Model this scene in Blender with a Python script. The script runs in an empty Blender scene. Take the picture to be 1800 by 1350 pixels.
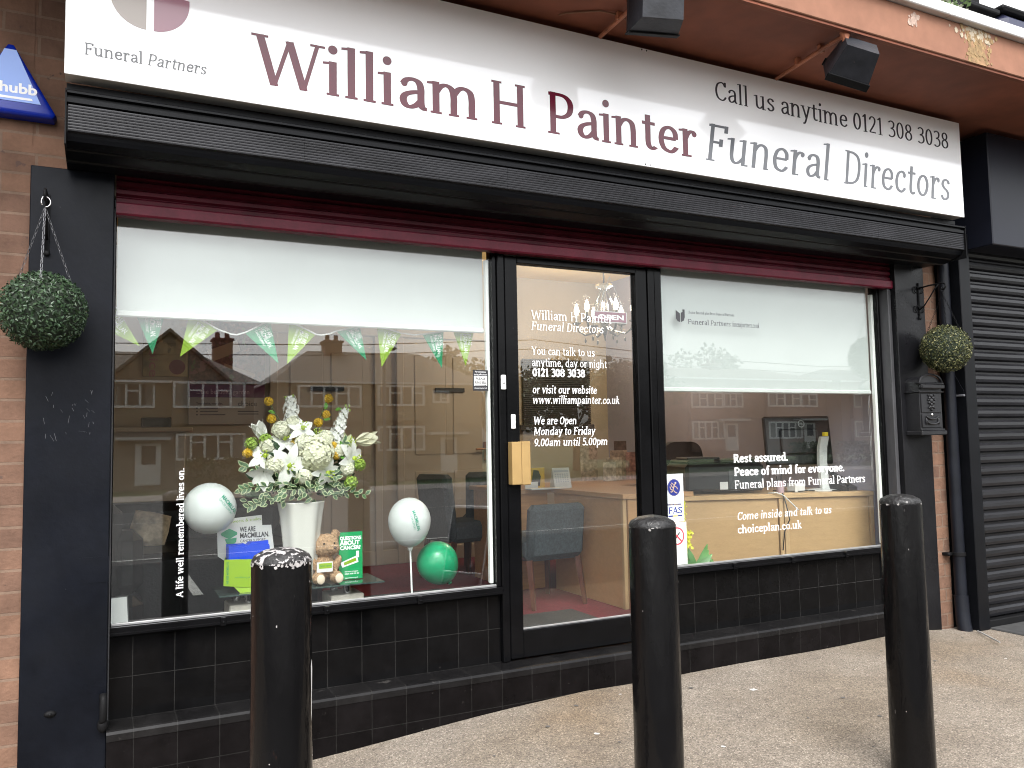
import bpy, math, random
from mathutils import Vector, Matrix
R = math.radians
sc = bpy.context.scene
COL = sc.collection
rnd = random.Random(7)

# ---------------------------------------------------------------- camera
cam_d = bpy.data.cameras.new('camera'); cam = bpy.data.objects.new('camera', cam_d); COL.objects.link(cam)
cam_d.sensor_width = 36; cam_d.lens = 29.0; cam_d.clip_start = 0.05; cam_d.clip_end = 900
yaw, pitch, roll = R(26.477), R(4.041), R(-1.0725)
f = Vector((math.sin(yaw)*math.cos(pitch), math.cos(yaw)*math.cos(pitch), math.sin(pitch)))
rt = Vector((math.cos(yaw), -math.sin(yaw), 0)); up = rt.cross(f)
r2 = rt*math.cos(roll) + up*math.sin(roll); u2 = up*math.cos(roll) - rt*math.sin(roll)
M = Matrix(((r2.x, u2.x, -f.x, 0), (r2.y, u2.y, -f.y, -3.8), (r2.z, u2.z, -f.z, 1.25), (0, 0, 0, 1)))
cam.matrix_world = M
sc.camera = cam

# ---------------------------------------------------------------- sky, sun, exposure (overcast)
w = bpy.data.worlds.new('World'); sc.world = w; w.use_nodes = True
nt = w.node_tree; bg = nt.nodes['Background']
SUN_EL, SUN_ROT = 53, 200
sky = nt.nodes.new('ShaderNodeTexSky'); sky.sky_type = 'NISHITA'; sky.sun_disc = False
sky.sun_elevation = R(SUN_EL); sky.sun_rotation = R(SUN_ROT); sky.dust_density = 4.0; sky.air_density = 1.3; sky.ozone_density = 1.0
hs = nt.nodes.new('ShaderNodeHueSaturation'); hs.inputs['Saturation'].default_value = 0.12
nt.links.new(sky.outputs[0], hs.inputs['Color'])
tc = nt.nodes.new('ShaderNodeTexCoord'); cl = nt.nodes.new('ShaderNodeTexNoise'); cl.inputs['Scale'].default_value = 2.2; cl.inputs['Detail'].default_value = 5
mp = nt.nodes.new('ShaderNodeMapping'); mp.inputs['Scale'].default_value = (1, 1, 2.6)
nt.links.new(tc.outputs['Generated'], mp.inputs[0]); nt.links.new(mp.outputs[0], cl.inputs['Vector'])
cr = nt.nodes.new('ShaderNodeValToRGB'); cr.color_ramp.elements[0].position = .3; cr.color_ramp.elements[1].position = .75
cr.color_ramp.elements[0].color = (.8, .81, .83, 1); cr.color_ramp.elements[1].color = (1.25, 1.25, 1.25, 1)
nt.links.new(cl.outputs[0], cr.inputs[0])
mx = nt.nodes.new('ShaderNodeMix'); mx.data_type = 'RGBA'; mx.blend_type = 'MULTIPLY'; mx.inputs[0].default_value = 1
nt.links.new(hs.outputs[0], mx.inputs[6]); nt.links.new(cr.outputs[0], mx.inputs[7]); nt.links.new(mx.outputs[2], bg.inputs[0])
bg.inputs[1].default_value = 0.15
sd = bpy.data.lights.new('sun', 'SUN'); sd.energy = .6; sd.angle = R(24); sd.color = (1, .97, .92)
so = bpy.data.objects.new('sun', sd); COL.objects.link(so)
so.rotation_euler = (R(90-SUN_EL), 0, R(180-SUN_ROT))
sc.view_settings.view_transform = 'Standard'; sc.view_settings.look = 'None'; sc.view_settings.gamma = 1
sc.view_settings.exposure = 1.85
sc.render.engine = 'CYCLES'
cy = sc.cycles; cy.use_denoising = True; cy.max_bounces = 10; cy.transparent_max_bounces = 24; cy.glossy_bounces = 6; cy.filter_width = 1.05; cy.caustics_reflective = False; cy.caustics_refractive = False
try: cy.denoiser = 'OPENIMAGEDENOISE'
except Exception: pass

# ---------------------------------------------------------------- materials
MATS = {}
def mat(name, col, rough=.5, metal=0., nz=None, bump=None, chips=None, spec=.5, emit=None, coat=0., stretch=None, trans=0., rn=None, streak=None):
    """procedural principled: nz=(scale, amount) tone variation; bump=(scale, strength, dist); chips=[(scale, threshold, colour)]"""
    if name in MATS: return MATS[name]
    m = bpy.data.materials.new(name); m.use_nodes = True; t = m.node_tree; N = t.nodes; L = t.links
    b = N['Principled BSDF']; b.inputs['Roughness'].default_value = rough; b.inputs['Metallic'].default_value = metal
    b.inputs['Specular IOR Level'].default_value = spec
    if coat: b.inputs['Coat Weight'].default_value = coat; b.inputs['Coat Roughness'].default_value = .06
    if trans: b.inputs['Transmission Weight'].default_value = trans
    b.inputs['Base Color'].default_value = (*col, 1)
    tc = N.new('ShaderNodeTexCoord'); src = tc.outputs['Object']
    if stretch:
        mp = N.new('ShaderNodeMapping'); mp.inputs['Scale'].default_value = stretch; L.new(src, mp.inputs[0]); src = mp.outputs[0]
    cur = None
    def noise(scale, det=4):
        n = N.new('ShaderNodeTexNoise'); n.inputs['Scale'].default_value = scale; n.inputs['Detail'].default_value = det; L.new(src, n.inputs['Vector']); return n
    if nz:
        for sca, amt in (nz if isinstance(nz, list) else [nz]):
            n = noise(sca); mr = N.new('ShaderNodeMapRange'); mr.inputs[1].default_value = .3; mr.inputs[2].default_value = .7
            mr.inputs[3].default_value = 1-amt; mr.inputs[4].default_value = 1+amt; L.new(n.outputs[0], mr.inputs[0])
            q = N.new('ShaderNodeMix'); q.data_type = 'RGBA'; q.blend_type = 'MULTIPLY'; q.inputs[0].default_value = 1
            if cur is None: q.inputs[6].default_value = (*col, 1)
            else: L.new(cur, q.inputs[6])
            L.new(mr.outputs[0], q.inputs[7]); cur = q.outputs[2]
    for sca, th, cc in (chips or []):
        n = noise(sca, 6); gt = N.new('ShaderNodeMapRange'); gt.inputs[1].default_value = th; gt.inputs[2].default_value = th+.025; L.new(n.outputs[0], gt.inputs[0])
        q = N.new('ShaderNodeMix'); q.data_type = 'RGBA'
        if cur is None: q.inputs[6].default_value = (*col, 1)
        else: L.new(cur, q.inputs[6])
        q.inputs[7].default_value = (*cc, 1); L.new(gt.outputs[0], q.inputs[0]); cur = q.outputs[2]
    if cur is not None: L.new(cur, b.inputs['Base Color'])
    if rn:
        n = noise(rn[0]); mr = N.new('ShaderNodeMapRange'); mr.inputs[1].default_value = .3; mr.inputs[2].default_value = .7
        mr.inputs[3].default_value = max(0, rough-rn[1]); mr.inputs[4].default_value = rough+rn[1]; L.new(n.outputs[0], mr.inputs[0]); L.new(mr.outputs[0], b.inputs['Roughness'])
    if bump:
        n = noise(bump[0]); bp = N.new('ShaderNodeBump'); bp.inputs['Strength'].default_value = bump[1]; bp.inputs['Distance'].default_value = bump[2] if len(bump) > 2 else .01
        L.new(n.outputs[0], bp.inputs['Height']); L.new(bp.outputs[0], b.inputs['Normal'])
    if emit:
        b.inputs['Emission Color'].default_value = (*emit[0], 1); b.inputs['Emission Strength'].default_value = emit[1]
    MATS[name] = m; return m

def brick_mat(name, c1, c2, mortar, bw, rh, ms, offset=.5, axes='xz', shift=(0, 0), rough=.85, var=.35, bumpd=.006, nscale=9, spec=.25, chips=None, smooth=.1, mbump=1.0):
    m = bpy.data.materials.new(name); m.use_nodes = True; t = m.node_tree; N = t.nodes; L = t.links
    b = N['Principled BSDF']; b.inputs['Roughness'].default_value = rough; b.inputs['Specular IOR Level'].default_value = spec
    tc = N.new('ShaderNodeTexCoord'); sp = N.new('ShaderNodeSeparateXYZ'); L.new(tc.outputs['Object'], sp.inputs[0])
    cb = N.new('ShaderNodeCombineXYZ'); ix = 'xyz'.index(axes[0]); iy = 'xyz'.index(axes[1])
    a1 = N.new('ShaderNodeMath'); a1.inputs[1].default_value = shift[0]+50*bw; L.new(sp.outputs[ix], a1.inputs[0])
    a2 = N.new('ShaderNodeMath'); a2.inputs[1].default_value = shift[1]+50*rh; L.new(sp.outputs[iy], a2.inputs[0])
    L.new(a1.outputs[0], cb.inputs[0]); L.new(a2.outputs[0], cb.inputs[1])
    # a little waviness so that the joints are not ruled lines
    n0 = N.new('ShaderNodeTexNoise'); n0.inputs['Scale'].default_value = 14; L.new(tc.outputs['Object'], n0.inputs['Vector'])
    wv = N.new('ShaderNodeVectorMath'); wv.operation = 'MULTIPLY_ADD'; wv.inputs[1].default_value = (ms*.5,)*3; L.new(n0.outputs['Color'], wv.inputs[0]); L.new(cb.outputs[0], wv.inputs[2])
    br = N.new('ShaderNodeTexBrick'); br.offset = offset; br.inputs['Scale'].default_value = 1; br.inputs['Brick Width'].default_value = bw; br.inputs['Row Height'].default_value = rh
    br.inputs['Mortar Size'].default_value = ms; br.inputs['Mortar Smooth'].default_value = smooth; br.inputs['Bias'].default_value = 0
    br.inputs['Color1'].default_value = (*c1, 1); br.inputs['Color2'].default_value = (*c2, 1); br.inputs['Mortar'].default_value = (*mortar, 1)
    L.new(wv.outputs[0], br.inputs['Vector'])
    n = N.new('ShaderNodeTexNoise'); n.inputs['Scale'].default_value = nscale; n.inputs['Detail'].default_value = 8; n.inputs['Roughness'].default_value = .7; L.new(tc.outputs['Object'], n.inputs['Vector'])
    mr = N.new('ShaderNodeMapRange'); mr.inputs[1].default_value = .3; mr.inputs[2].default_value = .7; mr.inputs[3].default_value = 1-var; mr.inputs[4].default_value = 1+var; L.new(n.outputs[0], mr.inputs[0])
    q = N.new('ShaderNodeMix'); q.data_type = 'RGBA'; q.blend_type = 'MULTIPLY'; q.inputs[0].default_value = 1; L.new(br.outputs[0], q.inputs[6]); L.new(mr.outputs[0], q.inputs[7])
    cur = q.outputs[2]
    for sca, th, cc in (chips or []):
        n2 = N.new('ShaderNodeTexNoise'); n2.inputs['Scale'].default_value = sca; n2.inputs['Detail'].default_value = 6; L.new(tc.outputs['Object'], n2.inputs['Vector'])
        gt = N.new('ShaderNodeMapRange'); gt.inputs[1].default_value = th; gt.inputs[2].default_value = th+.03; L.new(n2.outputs[0], gt.inputs[0])
        q = N.new('ShaderNodeMix'); q.data_type = 'RGBA'; L.new(cur, q.inputs[6]); q.inputs[7].default_value = (*cc, 1); L.new(gt.outputs[0], q.inputs[0]); cur = q.outputs[2]
    L.new(cur, b.inputs['Base Color'])
    n3 = N.new('ShaderNodeTexNoise'); n3.inputs['Scale'].default_value = 60; n3.inputs['Detail'].default_value = 5; L.new(tc.outputs['Object'], n3.inputs['Vector'])
    ad = N.new('ShaderNodeMath'); ad.operation = 'MULTIPLY_ADD'; ad.inputs[1].default_value = -mbump; L.new(br.outputs['Fac'], ad.inputs[0])
    k = N.new('ShaderNodeMath'); k.operation = 'MULTIPLY'; k.inputs[1].default_value = .5 if rough > .5 else .03; L.new(n3.outputs[0], k.inputs[0]); L.new(k.outputs[0], ad.inputs[2])
    bp = N.new('ShaderNodeBump'); bp.inputs['Strength'].default_value = .7; bp.inputs['Distance'].default_value = bumpd; L.new(ad.outputs[0], bp.inputs['Height']); L.new(bp.outputs[0], b.inputs['Normal'])
    MATS[name] = m; return m

def glass_mat():
    m = bpy.data.materials.new('window glass'); m.use_nodes = True; t = m.node_tree; N = t.nodes; L = t.links
    N.remove(N['Principled BSDF'])
    tr = N.new('ShaderNodeBsdfTransparent'); tr.inputs[0].default_value = (.97, .985, .975, 1)
    gl = N.new('ShaderNodeBsdfGlossy'); gl.inputs['Roughness'].default_value = 0.0; gl.inputs[0].default_value = (1, 1, 1, 1)
    n = N.new('ShaderNodeTexNoise'); n.inputs['Scale'].default_value = 1.1; n.inputs['Detail'].default_value = 1; tc = N.new('ShaderNodeTexCoord'); L.new(tc.outputs['Object'], n.inputs['Vector'])
    bp = N.new('ShaderNodeBump'); bp.inputs['Strength'].default_value = .012; bp.inputs['Distance'].default_value = .01; L.new(n.outputs[0], bp.inputs['Height']); L.new(bp.outputs[0], gl.inputs['Normal'])
    lw = N.new('ShaderNodeLayerWeight'); lw.inputs[0].default_value = .5
    p = N.new('ShaderNodeMath'); p.operation = 'POWER'; p.inputs[1].default_value = 4.5; L.new(lw.outputs['Facing'], p.inputs[0])
    a = N.new('ShaderNodeMath'); a.operation = 'MULTIPLY_ADD'; a.inputs[1].default_value = .94; a.inputs[2].default_value = .055; L.new(p.outputs[0], a.inputs[0])
    mi = N.new('ShaderNodeMixShader'); L.new(a.outputs[0], mi.inputs[0]); L.new(tr.outputs[0], mi.inputs[1]); L.new(gl.outputs[0], mi.inputs[2])
    L.new(mi.outputs[0], N['Material Output'].inputs[0]); return m
GLASS = glass_mat()

# ---------------------------------------------------------------- mesh helpers
class MB:
    def __init__(s): s.v = []; s.f = []; s.mi = []; s.cur = 0
    def add(s, vs, fs):
        o = len(s.v); s.v += [tuple(p) for p in vs]; s.f += [tuple(i+o for i in q) for q in fs]; s.mi += [s.cur]*len(fs); return s
    def box(s, x0, x1, y0, y1, z0, z1, m=None):
        vs = [Vector((x, y, z)) for x in (x0, x1) for y in (y0, y1) for z in (z0, z1)]
        if m: vs = [m @ p for p in vs]
        return s.add(vs, [(0, 1, 3, 2), (4, 6, 7, 5), (0, 4, 5, 1), (2, 3, 7, 6), (0, 2, 6, 4), (1, 5, 7, 3)])
    def bbox(s, x0, x1, y0, y1, z0, z1, b=.004, m=None):
        """box with chamfered edges"""
        vs = []; fs = []
        def idx(c, ax): return c*3+ax
        cs = [(x, y, z) for x in (0, 1) for y in (0, 1) for z in (0, 1)]
        X = (x0, x1); Y = (y0, y1); Z = (z0, z1)
        for c in cs:
            p = [X[c[0]], Y[c[1]], Z[c[2]]]; inn = [p[i] + (b if c[i] == 0 else -b) for i in range(3)]
            for ax in range(3): q = list(inn); q[ax] = p[ax]; vs.append(Vector(q))
        C = {c: i for i, c in enumerate(cs)}
        for ax in range(3):
            o = [a for a in range(3) if a != ax]
            for s_ in (0, 1):
                ring = []
                for u, v in ((0, 0), (1, 0), (1, 1), (0, 1)):
                    c = [0, 0, 0]; c[ax] = s_; c[o[0]] = u; c[o[1]] = v; ring.append(idx(C[tuple(c)], ax))
                flip = (s_ == 0) ^ (ax == 1)
                fs.append(tuple(reversed(ring)) if flip else tuple(ring))
        for ax in range(3):
            o = [a for a in range(3) if a != ax]
            for u in (0, 1):
                for v in (0, 1):
                    c0 = [0, 0, 0]; c0[o[0]] = u; c0[o[1]] = v; c1 = list(c0); c1[ax] = 1
                    a, b_ = C[tuple(c0)], C[tuple(c1)]
                    fs.append((idx(a, o[0]), idx(b_, o[0]), idx(b_, o[1]), idx(a, o[1])))
        for c in cs: i = C[c]; fs.append((idx(i, 0), idx(i, 1), idx(i, 2)))
        if m: vs = [m @ p for p in vs]
        return s.add(vs, fs)
    def prism(s, prof, x0, x1, m=None):
        """profile [(y,z)...] extruded along x"""
        n = len(prof); vs = [Vector((x, y, z)) for x in (x0, x1) for y, z in prof]
        if m: vs = [m @ p for p in vs]
        fs = [(i, (i+1) % n, n+(i+1) % n, n+i) for i in range(n)] + [tuple(range(n-1, -1, -1)), tuple(range(n, 2*n))]
        return s.add(vs, fs)
    def poly(s, pts, y0, y1):
        """outline [(x,z)...] with thickness from y0 (front) to y1"""
        n = len(pts); vs = [(x, y0, z) for x, z in pts] + [(x, y1, z) for x, z in pts]
        return s.add(vs, [tuple(range(n)), tuple(range(2*n-1, n-1, -1))] + [(i, n+i, n+(i+1) % n, (i+1) % n) for i in range(n)])
    def tube(s, pts, r, seg=8, cap=True, closed=False):
        pts = [Vector(p) for p in pts]; n = len(pts); rs = r if isinstance(r, (list, tuple)) else [r]*n
        vs = []; prev = None
        for i, p in enumerate(pts):
            if closed: d = pts[(i+1) % n]-pts[i-1]
            else: d = pts[min(i+1, n-1)]-pts[max(i-1, 0)]
            d.normalize()
            if prev is None:
                a = Vector((0, 0, 1)) if abs(d.z) < .9 else Vector((1, 0, 0)); u = d.cross(a).normalized()
            else: u = (prev-d*prev.dot(d)).normalized()
            prev = u; v = d.cross(u)
            for k in range(seg): t = 2*math.pi*k/seg; vs.append(p+(u*math.cos(t)+v*math.sin(t))*rs[i])
        fs = []
        for i in range(n if closed else n-1):
            j = (i+1) % n
            for k in range(seg): fs.append((i*seg+k, i*seg+(k+1) % seg, j*seg+(k+1) % seg, j*seg+k))
        if cap and not closed: fs += [tuple(range(seg-1, -1, -1)), tuple((n-1)*seg+k for k in range(seg))]
        return s.add(vs, fs)
    def lathe(s, prof, c=(0, 0, 0), seg=24, m=None):
        """profile [(r,z)...] about the vertical axis through c"""
        vs = []; fs = []; n = len(prof)
        for r, z in prof:
            for k in range(seg):
                t = 2*math.pi*k/seg; p = Vector((r*math.cos(t), r*math.sin(t), z))
                if m: p = m @ p
                vs.append(p+Vector(c))
        for i in range(n-1):
            for k in range(seg): fs.append((i*seg+k, i*seg+(k+1) % seg, (i+1)*seg+(k+1) % seg, (i+1)*seg+k))
        fs += [tuple(range(seg-1, -1, -1)), tuple((n-1)*seg+k for k in range(seg))]
        return s.add(vs, fs)
    def ball(s, c, r, seg=16, rings=10, m=None):
        rr = r if isinstance(r, (tuple, list)) else (r, r, r); prof = []
        vs = []; fs = []; c = Vector(c)
        for i in range(rings+1):
            a = -math.pi/2+math.pi*i/rings; a = max(-1.5607, min(1.5607, a))
            for k in range(seg):
                t = 2*math.pi*k/seg; p = Vector((rr[0]*math.cos(a)*math.cos(t), rr[1]*math.cos(a)*math.sin(t), rr[2]*math.sin(a)))
                if m: p = m @ p
                vs.append(c+p)
        for i in range(rings):
            for k in range(seg): fs.append((i*seg+k, i*seg+(k+1) % seg, (i+1)*seg+(k+1) % seg, (i+1)*seg+k))
        fs += [tuple(range(seg-1, -1, -1)), tuple(rings*seg+k for k in range(seg))]
        return s.add(vs, fs)
    def build(s, name, mats, parent=None, smooth=False):
        me = bpy.data.meshes.new(name); me.from_pydata(s.v, [], s.f); me.update()
        for m in (mats if isinstance(mats, (list, tuple)) else [mats]): me.materials.append(m)
        if any(s.mi): me.polygons.foreach_set('material_index', s.mi)
        if smooth: me.shade_smooth() if smooth is True else me.set_sharp_from_angle(angle=R(smooth))
        if smooth and smooth is not True:
            pass
        o = bpy.data.objects.new(name, me); COL.objects.link(o)
        if parent: o.parent = parent; o.matrix_parent_inverse = parent.matrix_world.inverted()
        return o
def tag(o, label=None, cat=None, group=None, kind=None):
    if label: o['label'] = label
    if cat: o['category'] = cat
    if group: o['group'] = group
    if kind: o['kind'] = kind
    return o
def thing(name, label, cat, loc=(0, 0, 0), group=None):
    o = bpy.data.objects.new(name, None); COL.objects.link(o); o.location = loc; o.matrix_world = Matrix.Translation(loc)
    return tag(o, label, cat, group)
def struct(o): o['kind'] = 'structure'; return o
def rotz(a, c=(0, 0, 0)): c = Vector(c); return Matrix.Translation(c) @ Matrix.Rotation(R(a), 4, 'Z') @ Matrix.Translation(-c)
def rotm(c, rx=0, ry=0, rz=0):
    c = Vector(c); return Matrix.Translation(c) @ Matrix.Rotation(R(rz), 4, 'Z') @ Matrix.Rotation(R(ry), 4, 'Y') @ Matrix.Rotation(R(rx), 4, 'X')
def child_copy(o, parent):
    c = o.copy(); COL.objects.link(c); c.parent = parent
    for g in o.children: child_copy(g, c)
    return c
def dup(root, loc, label):
    r = root.copy(); COL.objects.link(r); r.location = loc; r['label'] = label
    for ch in list(root.children): child_copy(ch, r)
    return r

# ---------------------------------------------------------------- lettering: a slab serif drawn with a broad nib, and the built-in sans
CA, XH, AS = .70, .50, .76; T_, B_, CT = .465, .035, .665
def el(cx, cy, rx, ry): return ('c', [(cx+rx*math.cos(2*math.pi*k/20), cy+ry*math.sin(2*math.pi*k/20)) for k in range(20)])
def S(*p): return ('s', list(p))
def Ln(*p): return ('l', list(p))
def Nn(*p): return ('n', list(p))            # thin stroke
def F(x, y=0, w=.075): return ('f', (x, y, w))      # foot serif
def Hd(x, y): return ('h', (x, y))                  # flag serif to the left of a stem top
def D(x, y, r=.062): return ('d', (x, y, r))
bowl_b = S((.12, .36), (.19, .445), (.28, T_), (.39, .40), (.43, .25), (.39, .10), (.28, B_), (.19, .05), (.12, .11))
bowl_d = S((.42, .36), (.35, .445), (.26, T_), (.15, .40), (.11, .25), (.15, .10), (.26, B_), (.35, .055), (.42, .14))
G = {
'a': (.49, [S((.11, .385), (.16, .445), (.25, T_), (.34, .435), (.375, .34), (.375, .20), (.38, .09), (.41, .04), (.465, .035)), S((.375, .285), (.25, .265), (.14, .215), (.105, .14), (.14, .055), (.21, .035), (.30, .07), (.375, .15)), D(.125, .385, .045)]),
'b': (.53, [Ln((.12, .02), (.12, AS)), bowl_b, Hd(.12, AS)]),
'c': (.45, [S((.375, .40), (.33, .45), (.25, T_), (.14, .41), (.09, .25), (.14, .09), (.26, B_), (.34, .055), (.41, .12)), D(.37, .385, .048)]),
'd': (.56, [Ln((.42, 0), (.42, AS)), bowl_d, Hd(.42, AS), F(.47, 0, .06)]),
'e': (.49, [Ln((.10, .27), (.405, .27)), S((.405, .27), (.395, .38), (.335, .445), (.25, T_), (.14, .41), (.09, .25), (.14, .09), (.27, B_), (.35, .055), (.42, .125))]),
'f': (.33, [S((.35, .715), (.29, .735), (.22, .71), (.185, .62), (.18, .48)), Ln((.18, .5), (.18, 0)), Ln((.06, .475), (.33, .475)), F(.18), D(.335, .69, .045)]),
'g': (.53, [bowl_d, S((.42, .5), (.42, .1), (.41, -.05), (.36, -.14), (.26, -.17), (.16, -.145), (.11, -.09)), Ln((.42, .475), (.50, .475))]),
'h': (.56, [Ln((.12, 0), (.12, AS)), S((.12, .33), (.19, .43), (.29, T_), (.39, .42), (.42, .30), (.42, .16), (.42, 0)), F(.12), F(.42), Hd(.12, AS)]),
'i': (.26, [Ln((.13, 0), (.13, XH)), F(.13), Hd(.13, XH), D(.13, .675)]),
'k': (.52, [Ln((.12, 0), (.12, AS)), Nn((.13, .20), (.38, .49)), Ln((.21, .30), (.43, .01)), F(.12), F(.43), F(.37, .455, .09), Hd(.12, AS)]),
'l': (.26, [Ln((.13, 0), (.13, AS)), F(.13), Hd(.13, AS)]),
'm': (.84, [Ln((.12, 0), (.12, XH)), S((.12, .33), (.19, .43), (.28, T_), (.37, .42), (.40, .30), (.40, .16), (.40, 0)), S((.40, .33), (.47, .43), (.56, T_), (.66, .42), (.69, .30), (.69, .16), (.69, 0)), F(.12), F(.40, 0, .07), F(.69), Hd(.12, XH)]),
'n': (.56, [Ln((.12, 0), (.12, XH)), S((.12, .33), (.19, .43), (.29, T_), (.39, .42), (.42, .30), (.42, .16), (.42, 0)), F(.12), F(.42), Hd(.12, XH)]),
'o': (.52, [el(.26, .25, .17, .215)]),
'p': (.53, [Ln((.12, -.2), (.12, XH)), bowl_b, F(.12, -.2), Hd(.12, XH)]),
'r': (.40, [Ln((.13, 0), (.13, XH)), S((.13, .31), (.18, .41), (.25, .46), (.33, .455)), F(.15, 0, .10), Hd(.13, XH), D(.335, .425, .05)]),
's': (.42, [S((.345, .38), (.30, .445), (.21, T_), (.125, .43), (.105, .35), (.17, .285), (.27, .235), (.335, .165), (.33, .085), (.25, B_), (.15, .04), (.085, .115))]),
't': (.36, [S((.17, .62), (.17, .45), (.17, .30), (.17, .14), (.20, .06), (.265, .035), (.33, .07)), Ln((.05, .475), (.32, .475))]),
'u': (.57, [S((.12, XH), (.12, .3), (.125, .16), (.16, .07), (.23, B_), (.32, .06), (.42, .15)), Ln((.42, 0), (.42, XH)), Hd(.12, XH), Hd(.42, XH), F(.47, 0, .06)]),
'v': (.49, [Ln((.08, XH), (.25, 0)), Nn((.42, XH), (.25, 0)), F(.08, .455, .09), F(.42, .455, .08)]),
'w': (.74, [Ln((.08, XH), (.22, 0)), Nn((.37, XH), (.22, 0)), Ln((.37, XH), (.52, 0)), Nn((.66, XH), (.52, 0)), F(.08, .455, .09), F(.66, .455, .08)]),
'y': (.49, [Ln((.08, XH), (.26, .02)), S((.42, XH), (.26, .04), (.20, -.11), (.15, -.17), (.08, -.165)), F(.08, .455, .09), F(.42, .455, .08)]),
'A': (.64, [Nn((.08, 0), (.32, CA)), Ln((.56, 0), (.32, CA)), Ln((.17, .23), (.47, .23)), F(.08), F(.56)]),
'C': (.58, [S((.50, .54), (.44, .635), (.33, CT), (.17, .58), (.105, .35), (.17, .12), (.33, B_), (.45, .06), (.53, .16)), Ln((.51, .69), (.51, .52))]),
'D': (.64, [Ln((.14, 0), (.14, CA)), S((.10, CT), (.32, CT), (.49, .57), (.54, .35), (.49, .13), (.32, B_), (.10, B_)), F(.10, 0, .05), F(.10, .655, .05)]),
'F': (.53, [Ln((.14, 0), (.14, CA)), Ln((.05, .67), (.48, .67)), Ln((.47, .695), (.47, .56)), Ln((.14, .36), (.38, .36)), Ln((.37, .43), (.37, .29)), F(.15, 0, .10)]),
'H': (.70, [Ln((.14, 0), (.14, CA)), Ln((.56, 0), (.56, CA)), Ln((.14, .36), (.56, .36)), F(.14), F(.56), F(.14, .655), F(.56, .655)]),
'M': (.84, [Ln((.14, 0), (.14, CA)), Ln((.70, 0), (.70, CA)), Ln((.15, CA), (.42, .10)), Ln((.42, .10), (.69, CA)), F(.14), F(.70), F(.11, .655, .06), F(.73, .655, .06)]),
'O': (.68, [el(.34, .35, .235, .315)]),
'P': (.55, [Ln((.14, 0), (.14, CA)), S((.06, CT), (.32, CT), (.44, .60), (.475, .49), (.44, .37), (.32, .30), (.14, .30)), F(.15, 0, .10)]),
'R': (.62, [Ln((.14, 0), (.14, CA)), S((.06, CT), (.30, CT), (.42, .61), (.45, .51), (.42, .41), (.30, .345), (.14, .345)), Ln((.29, .34), (.53, .01)), F(.14), F(.54, 0, .07)]),
'S': (.52, [S((.42, .53), (.37, .63), (.26, CT), (.15, .62), (.115, .51), (.17, .42), (.30, .34), (.41, .25), (.415, .13), (.33, .045), (.22, B_), (.12, .07), (.08, .17)), Ln((.43, .69), (.43, .52)), Ln((.075, .18), (.075, .01))]),
'W': (.94, [Ln((.09, CA), (.28, 0)), Nn((.48, .67), (.28, 0)), Ln((.48, .67), (.67, 0)), Nn((.86, CA), (.67, 0)), F(.09, .655, .10), F(.86, .655, .09)]),
'Y': (.60, [Ln((.08, CA), (.30, .32)), Nn((.53, CA), (.30, .32)), Ln((.30, .34), (.30, 0)), F(.08, .655, .09), F(.53, .655, .08), F(.30)]),
'0': (.50, [el(.25, .35, .165, .315)]),
'1': (.36, [Ln((.20, 0), (.20, CA)), Ln((.07, .585), (.20, .68)), F(.20, 0, .11)]),
'2': (.48, [S((.09, .53), (.14, .62), (.24, CT), (.35, .62), (.385, .52), (.34, .38), (.21, .20), (.09, .06)), Ln((.07, .04), (.42, .04))]),
'3': (.48, [S((.09, .60), (.16, .65), (.25, CT), (.35, .62), (.375, .53), (.33, .42), (.19, .365)), S((.19, .365), (.33, .345), (.405, .24), (.385, .11), (.27, B_), (.15, .04), (.08, .09))]),
'5': (.48, [Ln((.13, .665), (.40, .665)), Ln((.14, .68), (.125, .37)), S((.125, .37), (.22, .405), (.34, .375), (.405, .24), (.37, .10), (.25, B_), (.14, .05), (.08, .10))]),
'8': (.50, [el(.25, .525, .135, .14), el(.25, .20, .165, .165)]),
'9': (.50, [el(.25, .46, .16, .205), S((.41, .46), (.40, .28), (.34, .13), (.22, .05), (.12, .035))]),
'.': (.22, [D(.10, .055, .062)]), ',': (.22, [D(.10, .055, .06), S((.14, .05), (.13, -.04), (.07, -.11))]),
' ': (.25, []), '&': (.5, [el(.25, .5, .1, .14), el(.25, .2, .15, .17)]),
}
G['ı'] = G['i']
def _catmull(P, closed):
    out = []; n = len(P); k = 5
    for i in range(n if closed else n-1):
        p0 = P[i-1] if (closed or i > 0) else P[0]; p1 = P[i]; p2 = P[(i+1) % n]; p3 = P[(i+2) % n] if (closed or i+2 < n) else P[-1]
        for j in range(k):
            t = j/k; out.append(tuple(.5*((2*p1[a])+(-p0[a]+p2[a])*t+(2*p0[a]-5*p1[a]+4*p2[a]-p3[a])*t*t+(-p0[a]+3*p1[a]-3*p2[a]+p3[a])*t**3) for a in (0, 1)))
    if not closed: out.append(P[-1])
    return out
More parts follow.
